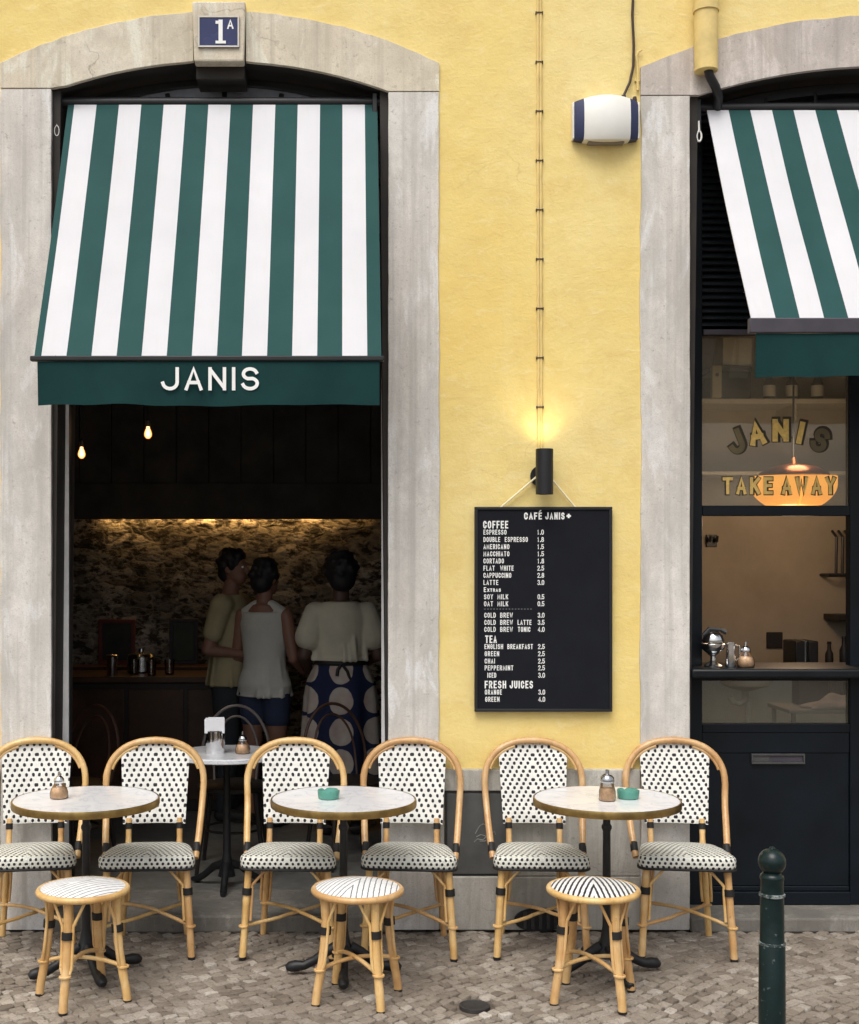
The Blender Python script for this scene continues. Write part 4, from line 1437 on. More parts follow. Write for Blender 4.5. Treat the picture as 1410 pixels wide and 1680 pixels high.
def make_chair(back_mat, label, grp):
    t_ = thing('bistro_chair', label, 'chair', (0, 0, 0), 0, grp)
    sm, pip, und = seat_mesh()
    st = build('seat', sm, 'weave_seat', t_, weave=True, angle=70)
    build('piping', pip, 'binding_black', st)
    build('underside', und, 'binding_black', st)
    build('backrest', panel_mesh(), back_mat, t_, weave=True, angle=70)
    # bent outer cane
    pts = []
    def P3(x_, z_): return (x_, back_y(z_) - .004 - max(0, .62 - z_) * .60, z_)
    zc = .700; RX, RZ_ = .226, .196
    for i in range(7):
        f_ = i / 6
        z_ = .395 + (zc - .395) * f_
        pts.append(P3(-(.200 + (RX - .200) * (f_ ** .7)), z_))
    for i in range(1, 24):
        a_ = PI - PI * i / 24
        e = .86
        cx = math.copysign(abs(math.cos(a_)) ** e, math.cos(a_)); sz = abs(math.sin(a_)) ** e
        pts.append(P3(RX * cx, zc + RZ_ * sz))
    for i in range(6, -1, -1):
        f_ = i / 6
        z_ = .395 + (zc - .395) * f_
        pts.append(P3((.200 + (RX - .200) * (f_ ** .7)), z_))
    fr = MB().tube(pts, cane_r(.0152, len(pts) - 1, 11), 12)
    bf = build('back_frame', fr, 'cane', t_)
    for sgn in (-1, 1):
        inn = MB()
        ip = []
        for i in range(9):
            a_ = R(18 + 52 * i / 8)
            ip.append((sgn * (RX - .017) * math.cos(a_) ** .86, back_y(zc) + .010, zc + (RZ_ - .018) * math.sin(a_) ** .86))
        inn.tube([(p_[0], back_y(p_[2]) - .002, p_[2]) for p_ in ip], .0075, 8)
        build('inner_cane', inn, 'cane', bf)
    for sgn in (-1, 1):
        bd = MB()
        bd.tube([(sgn * .155, back_y(.83) + .004, .838), (sgn * .196, back_y(.815), .812)], .0085, 8)
        build('panel_tie', bd, 'binding_black', bf)
        bd = MB().tube([P3(sgn * .2055, .452), P3(sgn * .2045, .418)], .0172, 10)
        build('binding', bd, 'binding_black', bf)
    # posts under the panel running down into the rear legs
    for sgn in (-1, 1):
        po = straight(MB(), (sgn * .117, back_y(.54), .545), (sgn * .117, back_y(.44) - .006, .40), .0130, 3 + sgn, 8)
        pb = build('back_post', po, 'cane', t_)
        b_ = MB().tube([(sgn * .117, back_y(.525), .524), (sgn * .117, back_y(.50), .497)], .0158, 12)
        build('binding', b_, 'binding_black', pb)
    # front legs
    for sgn in (-1, 1):
        a_, b_ = (sgn * .172, -.150, .400), (sgn * .196, -.178, .002)
        lg = straight(MB(), a_, b_, .0155, 5 + sgn, 16)
        le = build('leg', lg, 'cane', t_)
        pt = lambda z_: Vector(a_).lerp(Vector(b_), (.400 - z_) / .398)
        bi = MB().tube([pt(.306), pt(.276)], .0215, 12)
        build('binding', bi, 'binding_black', le)
        br = MB()
        o_ = Vector((-sgn * .022, .004, 0))
        br.tube([(sgn * .088, -.150, .394), pt(.318) + o_ * .95, pt(.300) + o_, pt(.24) + o_ * 1.05, pt(.165) + o_ * 1.05], .0062, 8)
        o2 = Vector((-sgn * .003, .022, 0))
        br.tube([(sgn * .168, -.06, .394), pt(.318) + o2, pt(.24) + o2, pt(.165) + o2], .0062, 8)
        build('brace', br, 'cane', le)
        ft = MB().lathe([(.0162, 0), (.0166, .012), (.0, .012)], (b_[0], b_[1], -.001), 12)
        build('foot', ft, 'binding_black', le)
    # rear legs
    for sgn in (-1, 1):
        a_, b_ = (sgn * .120, .150, .400), (sgn * .150, .200, .002)
        lg = straight(MB(), a_, b_, .0145, 9 + sgn, 16)
        le = build('leg', lg, 'cane', t_)
        pt = lambda z_: Vector(a_).lerp(Vector(b_), (.400 - z_) / .398)
        bi = MB().tube([pt(.385), pt(.335)], .0215, 12)
        build('binding', bi, 'binding_black', le)
        br = MB()
        for o_ in (Vector((-.0215, -.004, 0)), Vector((.0215, -.004, 0))):
            br.tube([pt(.37) + o_ * .7, pt(.30) + o_, pt(.19) + o_, pt(.165) + o_ * .9], .0062, 8)
        build('brace', br, 'cane', le)
    # crossed stretchers
    for sgn in (-1, 1):
        s_ = MB()
        A, B = Vector((sgn * .192, -.168, .142)), Vector((-sgn * .140, .182, .150))
        dz = .012 * sgn
        pp = []
        for i in range(15):
            f_ = i / 14
            p_ = A.lerp(B, f_) + Vector((0, 0, (.014 + dz) * math.sin(PI * f_)))
            p_.y += -.030 * math.sin(PI * f_) * (1 if f_ < .5 else .6)
            pp.append(p_)
        s_.tube(pp, .0082, 10)
        s_.tube([A + Vector((.0175 * math.cos(k_), .0175 * math.sin(k_), 0)) for k_ in [2 * PI * i / 14 for i in range(14)]], .0055, 6, closed=True)
        s_.tube([B + Vector((.0165 * math.cos(k_), .0165 * math.sin(k_), 0)) for k_ in [2 * PI * i / 14 for i in range(14)]], .0055, 6, closed=True)
        build('stretcher', s_, 'cane', t_)
    return t_
GRP = 'rattan bistro chairs lined up along the facade'
chair_data = [
    (-1.405, -.285, 8, 'w', 'woven rattan chair at the left edge, cut off by the frame'),
    (-.870, -.285, 3, 'w', 'woven rattan chair behind the table right side, in front of the dark doorway left half'),
    (-.238, -.285, -3, 'w', 'woven rattan chair in the doorway, left of the middle table with the ashtray alone'),
    (.296, -.285, -5, 'w', 'woven rattan chair in front of the right stone jamb of the open doorway'),
    (.870, -.285, -3, 't', 'tightly woven rattan chair under the menu board, beside the utility door'),
    (1.515, -.285, -7, 't', 'tightly woven rattan chair on the far right before the dark shopfront'),
]
protos = {}
for (x_, y_, a_, k_, lab) in chair_data:
    if k_ not in protos:
        protos[k_] = make_chair('weave_back_wide' if k_ == 'w' else 'weave_back_tight', lab, GRP)
        o = protos[k_]
        o.location = (x_, y_, 0); o.rotation_euler = (0, 0, R(a_))
    else:
        dup(protos[k_], (x_, y_, 0), R(a_), lab, GRP)

# ------------------------------------------------------------------ stools
def make_stool(mat, label, grp, rot0):
    t_ = thing('rattan_stool', label, 'stool', (0, 0, 0), 0, grp)
    SR = .184
    m_ = MB()
    vs_, fs, wv = [], [], []
    seg = 48
    rr = [.0001, .03, .06, .09, .12, .145, .162, .172]
    for r_ in rr:
        z_ = .438 + .026 * (1 - (r_ / .172) ** 2.2)
        for k in range(seg):
            a_ = 2 * PI * k / seg
            x_, y_ = r_ * math.cos(a_), r_ * math.sin(a_)
            vs_.append((x_, y_, z_))
            # chevron axis a little off centre
            wv.append((x_ * math.cos(-rot0) - y_ * math.sin(-rot0), x_ * math.sin(-rot0) + y_ * math.cos(-rot0), 0))
    for j in range(len(rr) - 1):
        for k in range(seg):
            l = (k + 1) % seg
            fs.append((j * seg + k, (j + 1) * seg + k, (j + 1) * seg + l, j * seg + l))
    m_.add(vs_, fs, wv)
    build('seat', m_, mat, t_, weave=True, angle=70)
    rim = MB().tube([(.1715 * math.cos(2 * PI * i / 48), .1715 * math.sin(2 * PI * i / 48), .428) for i in range(48)], .0135, 12, closed=True)
    build('seat_rim', rim, 'cane', t_)
    for k in range(4):
        a_ = R(45 + 90 * k)
        d_ = Vector((math.cos(a_), math.sin(a_), 0)); s_ = Vector((-d_.y, d_.x, 0))
        A = d_ * .140 + Vector((0, 0, .424)); B = d_ * .186 + Vector((0, 0, .002))
        n = 16
        pts = []
        for i in range(n + 1):
            f_ = i / n
            p_ = A.lerp(B, f_)
            p_ += d_ * (-.012 * math.sin(PI * min(1, f_ * 1.1)))
            pts.append(p_)
        lg = MB().tube(pts, cane_r(.0170, n, 20 + k), 12)
        le = build('leg', lg, 'cane', t_)
        def pt(z_):
            f_ = (.424 - z_) / .422 * n
            i = min(n - 1, int(f_)); return pts[i].lerp(pts[i + 1], f_ - i)
        bi = MB().tube([pt(.302), pt(.273)], .0235, 14)
        build('binding', bi, 'binding_black', le)
        br = MB()
        for sg in (-1, 1):
            o_ = s_ * (sg * .0222)
            top = d_ * .128 + s_ * (sg * .068) + Vector((0, 0, .422))
            br.tube([top, pt(.325) + o_ * 1.05, pt(.30) + o_, pt(.22) + o_, pt(.165) + o_, pt(.145) + o_ * .7], .0060, 8)
        build('brace', br, 'cane', le)
        ft = MB().lathe([(.0172, 0), (.0175, .008), (.0, .008)], (B.x, B.y, -.001), 12)
        build('foot', ft, 'binding_black', le)
    for k in range(2):
        a_ = R(45 + 90 * k)
        d_ = Vector((math.cos(a_), math.sin(a_), 0)); s_ = Vector((-d_.y, d_.x, 0))
        sm_ = MB()
        pp = []
        for i in range(17):
            f_ = i / 16 * 2 - 1
            pp.append(d_ * (f_ * .168) + s_ * (.016 * (1 - f_ * f_)) + Vector((0, 0, .137 + (.020 + .012 * k) * (1 - f_ * f_))))
        sm_.tube(pp, .0085, 10)
        for f_ in (-1, 1):
            c_ = d_ * (f_ * .168) + Vector((0, 0, .137))
            sm_.tube([c_ + Vector((.0195 * math.cos(q_), .0195 * math.sin(q_), 0)) for q_ in [2 * PI * i / 14 for i in range(14)]], .0052, 6, closed=True)
        build('stretcher', sm_, 'cane', t_)
    return t_
SG = 'round rattan stools in front of the tables'
s1 = make_stool('weave_stool_faint', 'faintly patterned rattan stool before the leftmost table, one leg facing front', SG, 0)
s1.location = (-1.034, -.945, 0); s1.rotation_euler = (0, 0, R(-57))
dup(s1, (.053, -.945, 0), R(-17), 'faintly patterned rattan stool before the middle table', SG)
s3 = make_stool('weave_stool_bold', 'rattan stool with bold dark chevron stripes before the rightmost table', SG, R(10))
s3.location = (.986, -.945, 0); s3.rotation_euler = (0, 0, R(-20))

# ------------------------------------------------------------------ tables
def make_table(label, grp):
    t_ = thing('cafe_table', label, 'table', (0, 0, 0), 0, grp)
    q_ = MB().lathe([(0, .708), (.299, .708), (.2995, .7345), (.297, .7368), (0, .7368)], (0, 0, 0), 64)
    build('tabletop', q_, 'marble', t_)
    q_ = MB().lathe([(.2997, .706), (.305, .706), (.3065, .712), (.3065, .730), (.3055, .7355), (.3030, .7372), (.2997, .7365)], (0, 0, 0), 64)
    q_.f = q_.f[:-2]
    build('rim', q_, 'brass', t_)
    q_ = MB().lathe([(.05, .075), (.047, .10), (.032, .125), (.024, .16), (.0175, .20), (.016, .60), (.0215, .612), (.0215, .622), (.016, .63), (.0155, .648), (.021, .655), (.0205, .668), (.017, .675), (.020, .69), (.060, .700), (.075, .7075), (0, .7075)], (0, 0, 0), 20)
    build('stem', q_, 'cast_iron', t_)
    for k in range(4):
        a_ = R(8 + 90 * k)
        d_ = Vector((math.cos(a_), math.sin(a_), 0))
        pts = [d_ * .03 + Vector((0, 0, .115)), d_ * .075 + Vector((0, 0, .092)), d_ * .12 + Vector((0, 0, .058)), d_ * .165 + Vector((0, 0, .036)), d_ * .20 + Vector((0, 0, .034)), d_ * .226 + Vector((0, 0, .030)), d_ * .240 + Vector((0, 0, .024))]
        f_ = MB().tube(pts, [.024, .021, .019, .019, .024, .022, .012], 12)
        f_.v = [(x_, y_, max(z_, .001)) for x_, y_, z_ in f_.v]
        build('foot', f_, 'cast_iron', t_)
    return t_
TG = 'round marble cafe tables on the pavement'
t1 = make_table('leftmost round marble table with brass rim, only a sugar pourer on it', TG)
t1.location = (-1.083, -.650, 0); t1.rotation_euler = (0, 0, R(20))
dup(t1, (-.003, -.650, 0), R(-8), 'round marble table in the middle carrying only a green ashtray', TG)
dup(t1, (1.101, -.650, 0), R(4), 'rightmost round marble table with sugar pourer and green ashtray side by side', TG)
TZ = .7370

def ashtray(mat, label, loc, rz, r=.047):
    def mod(a_, r_, z_):
        if z_ > .02 and r_ > .03:
            return -.008 * max(0, math.cos(4 * a_)) ** 6
        return 0
    k = r / .052
    q_ = MB().lathe([(0, 0), (.044 * k, 0), (.049 * k, .004), (.052 * k, .034), (.050 * k, .038), (.046 * k, .037), (.040 * k, .012), (.036 * k, .008), (0, .008)], (0, 0, 0), 40, mod)
    o = build('ashtray', q_, mat, label=label, cat='ashtray', loc=loc, rot=(0, 0, rz), group='glass ashtrays on the tables')
    return o
ashtray('glass_teal', 'green glass ashtray alone on the middle table', (-.065, -.660, TZ), .4)
ashtray('glass_teal', 'green glass ashtray beside the sugar pourer on the rightmost table', (1.190, -.655, TZ), .1)

def sugar(label, loc, kind, s=1.0):
    t_ = thing('sugar_pourer', label, 'sugar pourer', loc, 0, 'glass sugar pourers')
    t_.scale = (s, s, s)
    if kind == 'squat':
        jar = [(0, 0), (.034, 0), (.038, .006), (.038, .026), (.033, .042), (.022, .060), (.019, .068), (.0, .068)]
        sug = [(0, .003), (.032, .003), (.0355, .008), (.0355, .026), (.031, .040), (.028, .046), (0, .047)]
        cap = [(.0205, .066), (.022, .070), (.021, .082), (.012, .092), (.006, .096), (.0055, .112), (0, .113)]
        cm = 'chrome'
    else:
        jar = [(0, 0), (.032, 0), (.035, .006), (.034, .040), (.029, .062), (.027, .078), (0, .078)]
        sug = [(0, .003), (.030, .003), (.0325, .008), (.0315, .040), (.028, .054), (0, .056)]
        cap = [(.0285, .076), (.030, .082), (.029, .096), (.018, .108), (.009, .112), (.008, .128), (0, .130)]
        cm = 'steel'
    build('jar', MB().lathe(jar, seg=24), 'glass_jar', t_)
    build('sugar', MB().lathe(sug, seg=24), 'brown_sugar', t_)
    cp = build('cap', MB().lathe(cap, seg=20), cm, t_)
    return t_
sugar('squat glass sugar pourer with chrome cap on the leftmost table', (-1.195, -.655, TZ), 'squat')
sugar('tall glass sugar pourer with steel cap on the rightmost table', (1.092, -.705, TZ), 'tall')

# ------------------------------------------------------------------ inside the open doorway
it = thing('pedestal_table', 'small round metal topped table just inside the open doorway', 'table', (-.60, .50, .070))
q = MB().lathe([(0, .665), (.26, .665), (.268, .670), (.268, .686), (.262, .692), (0, .692)], seg=40)
build('tabletop', q, 'marble', it)
q = MB().lathe([(.045, .06), (.03, .12), (.02, .18), (.017, .60), (.03, .63), (.07, .664), (0, .664)], seg=16)
build('stem', q, 'cast_iron', it)
for k in range(3):
    a_ = R(-90 + 120 * k); d_ = Vector((math.cos(a_), math.sin(a_), 0))
    q = MB().tube([d_ * .02 + Vector((0, 0, .12)), d_ * .08 + Vector((0, 0, .10)), d_ * .14 + Vector((0, 0, .05)), d_ * .19 + Vector((0, 0, .02)), d_ * .22 + Vector((0, 0, .018))], [.022, .02, .017, .018, .012], 10)
    build('foot', q, 'cast_iron', it)
ITZ = .070 + .692
nh = thing('napkin_holder', 'steel napkin holder stuffed with white napkins on the doorway table', 'napkin holder', (-.655, .46, ITZ))
q = MB().lathe([(0, 0), (.047, 0), (.050, .004), (.048, .115), (.045, .118), (.042, .115), (.042, .10), (0, .10)], seg=28)
build('holder', q, 'chrome', nh)
q = MB()
for i in range(5):
    o_ = -.03 + i * .014
    q.box(-.052 + i * .003, .050 - i * .002, o_, o_ + .009, .104, .176 + .006 * math.sin(i * 2.2))
build('napkins', q, 'paper', nh, bevel=.002)
sugar('glass sugar pourer with pointed cap on the metal table inside the doorway', (-.515, .45, ITZ), 'squat', 1.0)

simple('dull_metal', (.17, .15, .14), .4, .6, var=.2)
def make_dark_chair(label, grp, mat='dull_metal'):
    t_ = thing('indoor_chair', label, 'chair', (0, 0, 0), 0, grp)
    q_ = MB().lathe([(0, .43), (.185, .43), (.195, .437), (.195, .455), (.185, .462), (0, .462)], seg=28)
    build('seat', q_, 'wood_black', t_)
    for rx, top, r_ in ((.190, .86, .009), (.125, .80, .007)):
        pts = []
        for i in range(25):
            a_ = PI - PI * i / 24
            pts.append((rx * math.cos(a_), .17 + .05 * math.sin(a_), .58 + (top - .58) * math.sin(a_)))
        pts = [(-rx * .92, .12, .45)] + pts + [(rx * .92, .12, .45)]
        build('back_hoop', MB().tube(pts, r_, 8), mat, t_)
    for sx in (-1, 1):
        for sy_ in (-1, 1):
            build('leg', MB().tube([(sx * .13, sy_ * .13, .43), (sx * .18, sy_ * .18, .0)], [.014, .011], 8), 'wood_black', t_)
    build('stretcher', MB().tube([(.155 * math.cos(2 * PI * i / 24), .155 * math.sin(2 * PI * i / 24), .22) for i in range(24)], .007, 6, closed=True), 'wood_black', t_)
    return t_
IG = 'dark hoop backed chairs inside the cafe'
ch = make_dark_chair('hoop backed metal chair behind the doorway table', IG)
ch.location = (-.605, .92, .070)
d2 = make_dark_chair('dark bentwood hoop chair in the shade beside the left door leaf', IG, 'wood_dark')
d2.location = (-1.50, .95, .070); d2.rotation_euler = (0, 0, R(-30))
dup(d2, (.02, 1.05, .070), R(25), 'dark bentwood hoop chair in the shade by the right interior wall', IG)

# service counter and shelf along the rubble wall
cn = thing('service_counter', 'dark reddish wooden service counter at the back of the cafe', 'counter', (-1.35, 2.75, .070))
q = MB().box(-.95, .72, -.28, .28, .865, .905); build('countertop', q, 'wood_dark', cn, bevel=.006)
q = MB().box(-.93, .70, -.24, .26, .0, .864); build('body', q, 'wood_black', cn, bevel=.004)
for i in range(4):
    q = MB().box(-.90 + i * .40, -.53 + i * .40, -.252, -.2402, .08, .82); build('panel', q, 'wood_dark', cn, bevel=.004)
sh = thing('wall_shelf', 'dark wooden shelf along the rubble stone wall behind the people', 'shelf', (-1.2, 3.48, .93))
q = MB().box(-1.1, .75, -.14, .118, .0, .045); build('board', q, 'wood_dark', sh, bevel=.004)
for x_ in (-.9, -.2, .5):
    q = MB().box(x_, x_ + .03, -.10, .118, -.12, -.001); build('bracket', q, 'wood_black', sh)
def pic(label, px0, px1, py0, py1, fm, pm):
    S = 2054 / (CAM_D + 3.55)
    x0, x1, z0, z1 = (px0 - 565) / S, (px1 - 565) / S, CAM_H + (933 - py1) / S, CAM_H + (933 - py0) / S
    z0 = max(z0, .978)
    t_ = thing('framed_picture', label, 'picture', ((x0 + x1) / 2, 3.55, z0), 0, 'pictures leaning on the back shelf')
    w_, h_ = (x1 - x0) / 2, z1 - z0
    f_ = .03
    q_ = MB(); q_.box(-w_, w_, -.012, .012, 0, f_); q_.box(-w_, w_, -.012, .012, h_ - f_, h_); q_.box(-w_, -w_ + f_, -.012, .012, f_ + .0005, h_ - f_ - .0005); q_.box(w_ - f_, w_, -.012, .012, f_ + .0005, h_ - f_ - .0005)
    build('frame', q_, fm, t_, bevel=.003)
    build('print', MB().box(-w_ + f_ + .0005, w_ - f_ - .0005, -.004, .008, f_ + .0006, h_ - f_ - .0006), pm, t_)
pic('red framed dark picture standing on the back shelf', 162, 222, 1016, 1090, 'red_frame', 'picture_dark')
pic('greenish poster in a thin pale frame on the back shelf', 278, 325, 1015, 1092, 'frame_purple', 'picture_green')
CT = .070 + .905
def jar_thing(name, label, cat, loc, prof, mat, grp=None, extra=None):
    t_ = thing(name, label, cat, loc, 0, grp)
    build('body', MB().lathe(prof, seg=20), mat, t_)
    if extra:
        for nm, pr, mt in extra:
            build(nm, MB().lathe(pr, seg=16), mt, t_)
    return t_
MUG = [(0, 0), (.036, 0), (.038, .004), (.038, .125), (.040, .13), (.036, .13), (.035, .01), (0, .01)]
jar_thing('steel_jug', 'tall shiny steel jug on the wooden counter, leftmost of the vessels', 'jug', (-1.58, 2.62, CT), MUG, 'chrome', None, [('spout', [(.036, .12), (.043, .135), (.036, .14)], 'chrome')])
GLS = [(0, 0), (.026, 0), (.030, .004), (.036, .10), (.034, .10), (.028, .008), (0, .008)]
for i, (x_, y_, lab) in enumerate(((-1.44, 2.68, 'empty drinking glass next to the steel jug on the counter'), (-1.31, 2.60, 'empty drinking glass in the middle of the dark counter'), (-1.20, 2.70, 'empty drinking glass nearest the people on the counter'))):
    jar_thing('drinking_glass', lab, 'glass', (x_, y_, CT), GLS, 'glass_jar', 'glasses on the wooden counter')
q = thing('pot', 'round dark metal pot with a lid on the wooden counter behind the glasses', 'pot', (-1.42, 2.86, CT))
build('body', MB().lathe([(0, 0), (.09, 0), (.10, .01), (.10, .11), (.095, .115), (0, .115)], seg=24), 'steel', q)
build('lid', MB().lathe([(.098, .116), (.09, .13), (.02, .145), (.018, .165), (0, .168)], seg=24), 'steel', q)

def pendant(px, py, D, label):
    S = 2054 / D
    x_, z_ = (px - 565) / S, CAM_H + (933 - py) / S
    t_ = thing('pendant_bulb', label, 'lamp', (x_, D - CAM_D, z_), 0, 'bare filament bulbs hanging in the cafe')
    build('bulb', MB().lathe([(0, -.036), (.012, -.033), (.022, -.020), (.024, -.006), (.019, .012), (.012, .026), (.011, .036), (0, .036)], seg=18), 'bulb_glow', t_)
    build('socket', MB().lathe([(.012, .0365), (.015, .04), (.015, .075), (.006, .085), (0, .085)], seg=14), 'black_metal', t_)
    build('cord', MB().tube([(0, 0, .085), (0, 0, CZ - z_ - .002)], .003, 6), 'black_metal', t_)
    lamp('bulb_light', t_, 'POINT', (0, 0, -.005), 1.2, (1.0, .6, .25), .03)
pendant(243, 710, 7.4, 'glowing bare bulb hanging in the dark cafe, right and higher of two')
pendant(134, 743, 7.7, 'glowing bare bulb hanging close to the left door leaf, lower of two')

# ------------------------------------------------------------------ people
def capsule(mb, a_, b_, ra, rb, n=7, flat=1.0):
    a_, b_ = Vector(a_), Vector(b_)
    d_ = (b_ - a_).normalized()
    pts, rr = [], []
    for i in range(4):
        t_ = R(-84 + 21 * i * 1.3); t_ = -PI / 2 + (PI / 2) * (i + .25) / 4
        pts.append(a_ + d_ * (ra * math.sin(t_))); rr.append(ra * math.cos(t_))
    for i in range(1, n):
        f_ = i / n
        pts.append(a_.lerp(b_, f_)); rr.append(ra + (rb - ra) * f_)
    for i in range(4):
        t_ = (PI / 2) * (i + .0) / 4.2
        pts.append(b_ + d_ * (rb * math.sin(t_))); rr.append(rb * math.cos(t_))
    mb.tube(pts, rr, 14, squash=flat)
def hand(mb, wrist, dirv, palm_n, s=1.0):
    """palm, four curled fingers and a thumb growing from the wrist along dirv"""
    w_ = Vector(wrist); d_ = Vector(dirv).normalized(); n_ = Vector(palm_n).normalized()
    side = d_.cross(n_).normalized()
    for k in (-.028, -.010, .009, .026):
        capsule(mb, w_ + side * k * .5 * s, w_ + d_ * .085 * s + side * k * s, .015 * s, .0115 * s, 4)
    for k, L in ((-.030, .060), (-.010, .075), (.010, .080), (.029, .070)):
        b0 = w_ + d_ * .085 * s + side * k * s
        b1 = b0 + (d_ * .8 + n_ * .35).normalized() * L * .5 * s
        b2 = b1 + (d_ * .35 + n_ * .9).normalized() * L * .45 * s
        capsule(mb, b0, b1, .0098 * s, .0088 * s, 3); capsule(mb, b1, b2, .0088 * s, .0075 * s, 3)
    t0 = w_ + d_ * .022 * s + side * .024 * s
    t1 = t0 + (side * .8 + d_ * .7 + n_ * .3).normalized() * .042 * s
    t2 = t1 + (d_ * .9 + n_ * .5).normalized() * .030 * s
    capsule(mb, t0, t1, .0135 * s, .0110 * s, 3); capsule(mb, t1, t2, .0105 * s, .0085 * s, 3)
def remesh(o, vox, smooth_it=4):
    r_ = o.modifiers.new('remesh', 'REMESH'); r_.mode = 'VOXEL'; r_.voxel_size = vox; r_.use_smooth_shade = True
    s_ = o.modifiers.new('smooth', 'SMOOTH'); s_.factor = .5; s_.iterations = smooth_it
    return o
def rotz(v_, a_, c_=(0, 0, 0)):
    v_ = Vector(v_) - Vector(c_)
    return Vector((v_.x * math.cos(a_) - v_.y * math.sin(a_), v_.x * math.sin(a_) + v_.y * math.cos(a_), v_.z)) + Vector(c_)

def person(label, loc, rz, H, arms, head_turn, skin, female, garments):
    """local frame: faces +y, right hand side is +x"""
    t_ = thing('person', label, 'person', loc, rz, 'people standing at the back counter')
    k = H / 1.75
    sw = (.185 if not female else .165) * k
    body = MB()
    zs, zh, zn = 1.43 * k, .94 * k, 1.50 * k
    tor = [(0, -.005, .86, .150, .105), (0, -.005, .94, .165, .118), (0, 0, 1.04, .148, .105), (0, .0, 1.12, .140, .098), (0, .005, 1.24, .158, .108), (0, .0, 1.34, .168, .108), (0, -.008, 1.42, .145, .085), (0, -.015, 1.47, .085, .065)]
    if female:
        tor = [(a_, b_, c_, d_ * (1.04 if c_ < 1 else .90), e_ * .96) for a_, b_, c_, d_, e_ in tor]
    tor = [(a_ * k, b_ * k, c_ * k, d_ * k, e_ * k) for a_, b_, c_, d_, e_ in tor]
    body.loft(tor)
    capsule(body, (0, -.015 * k, 1.44 * k), (0, .008 * k, 1.56 * k), .056 * k, .052 * k)
    # head: skull, jaw, nose, brow, ears
    hc = Vector((0, .018 * k, 1.645 * k))
    hm = MB()
    hm.ellipsoid(hc, (.074 * k, .094 * k, .108 * k), 20, 14)
    hm.ellipsoid(hc + Vector((0, .040, -.062)) * k, (.052 * k, .052 * k, .050 * k), 16, 10)
    capsule(hm, hc + Vector((0, .092, .010)) * k, hc + Vector((0, .108, -.026)) * k, .010 * k, .014 * k, 3)
    capsule(hm, hc + Vector((-.04, .082, .024)) * k, hc + Vector((.04, .082, .024)) * k, .012 * k, .012 * k, 3)
    capsule(hm, hc + Vector((-.020, .086, -.058)) * k, hc + Vector((.020, .086, -.058)) * k, .009 * k, .009 * k, 3)
    for sx in (-1, 1):
        hm.ellipsoid(hc + Vector((sx * .077, -.004, -.008)) * k, (.011 * k, .020 * k, .032 * k), 10, 8)
    hm.v = [tuple(rotz(p_, head_turn, hc)) for p_ in hm.v]
    body.add(hm.v, hm.f)
    # legs and feet
    for sx in (-1, 1):
        capsule(body, (sx * .085 * k, -.005, .88 * k), (sx * .092 * k, .008 * k, .49 * k), .086 * k, .058 * k)
        capsule(body, (sx * .092 * k, .008 * k, .49 * k), (sx * .095 * k, -.018 * k, .09 * k), .056 * k, .036 * k)
        capsule(body, (sx * .097 * k, -.03 * k, .045 * k), (sx * .108 * k, .15 * k, .032 * k), .040 * k, .030 * k)
    for sx, (sh_, el, wr_, hd, pn_) in arms.items():
        sh_, el, wr_ = [Vector(p_) * k for p_ in (sh_, el, wr_)]
        capsule(body, sh_, el, .050 * k, .040 * k); capsule(body, el, wr_, .040 * k, .027 * k)
        hand(body, wr_, hd, pn_, k)
    o = remesh(build('body', body, skin, t_), .007, 3)
    # eyes
    ey = MB()
    for sx in (-1, 1):
        ey.ellipsoid(rotz(hc + Vector((sx * .030, .086, .006)) * k, head_turn, hc), (.011 * k, .009 * k, .008 * k), 10, 8)
    build('eyes', ey, 'letter_white', t_)
    ir = MB()
    for sx in (-1, 1):
        ir.ellipsoid(rotz(hc + Vector((sx * .030, .0935, .006)) * k, head_turn, hc), (.005 * k, .004 * k, .005 * k), 8, 6)
    build('pupils', ir, 'hair', t_)
    for g_ in garments:
        g_(t_, k, hc, tor, arms)
    return t_
def hair_cap(vol, back, extra=None):
    def f_(t_, k, hc, tor, arms):
        h_ = MB()
        h_.ellipsoid(hc + Vector((0, -.016, .026)) * k, ((.080 + vol) * k, (.092 + vol) * k, (.096 + vol) * k), 20, 14)
        h_.ellipsoid(hc + Vector((0, -.046, -.030)) * k, ((.068 + vol * .8) * k, (.060 + vol) * k, (.070 + back) * k), 16, 12)
        for i in range(60):
            a_, b_ = random.uniform(0, 2 * PI), random.uniform(-.25, 1.2)
            d_ = Vector((math.cos(a_) * math.cos(b_), math.sin(a_) * math.cos(b_), math.sin(b_)))
            if d_.y > .45 and d_.z < .55: continue
            p_ = hc + Vector((d_.x * (.080 + vol), d_.y * (.092 + vol) - .016, d_.z * (.096 + vol) + .026)) * k
            h_.ellipsoid(p_, (.018 * k,) * 3, 8, 6)
        if extra: extra(h_, hc, k)
        tw = HT[0]
        h_.v = [tuple(rotz(p_, tw, hc)) for p_ in h_.v]
        remesh(build('hair', h_, 'hair', t_), .009, 2)
    return f_
HT = [0]
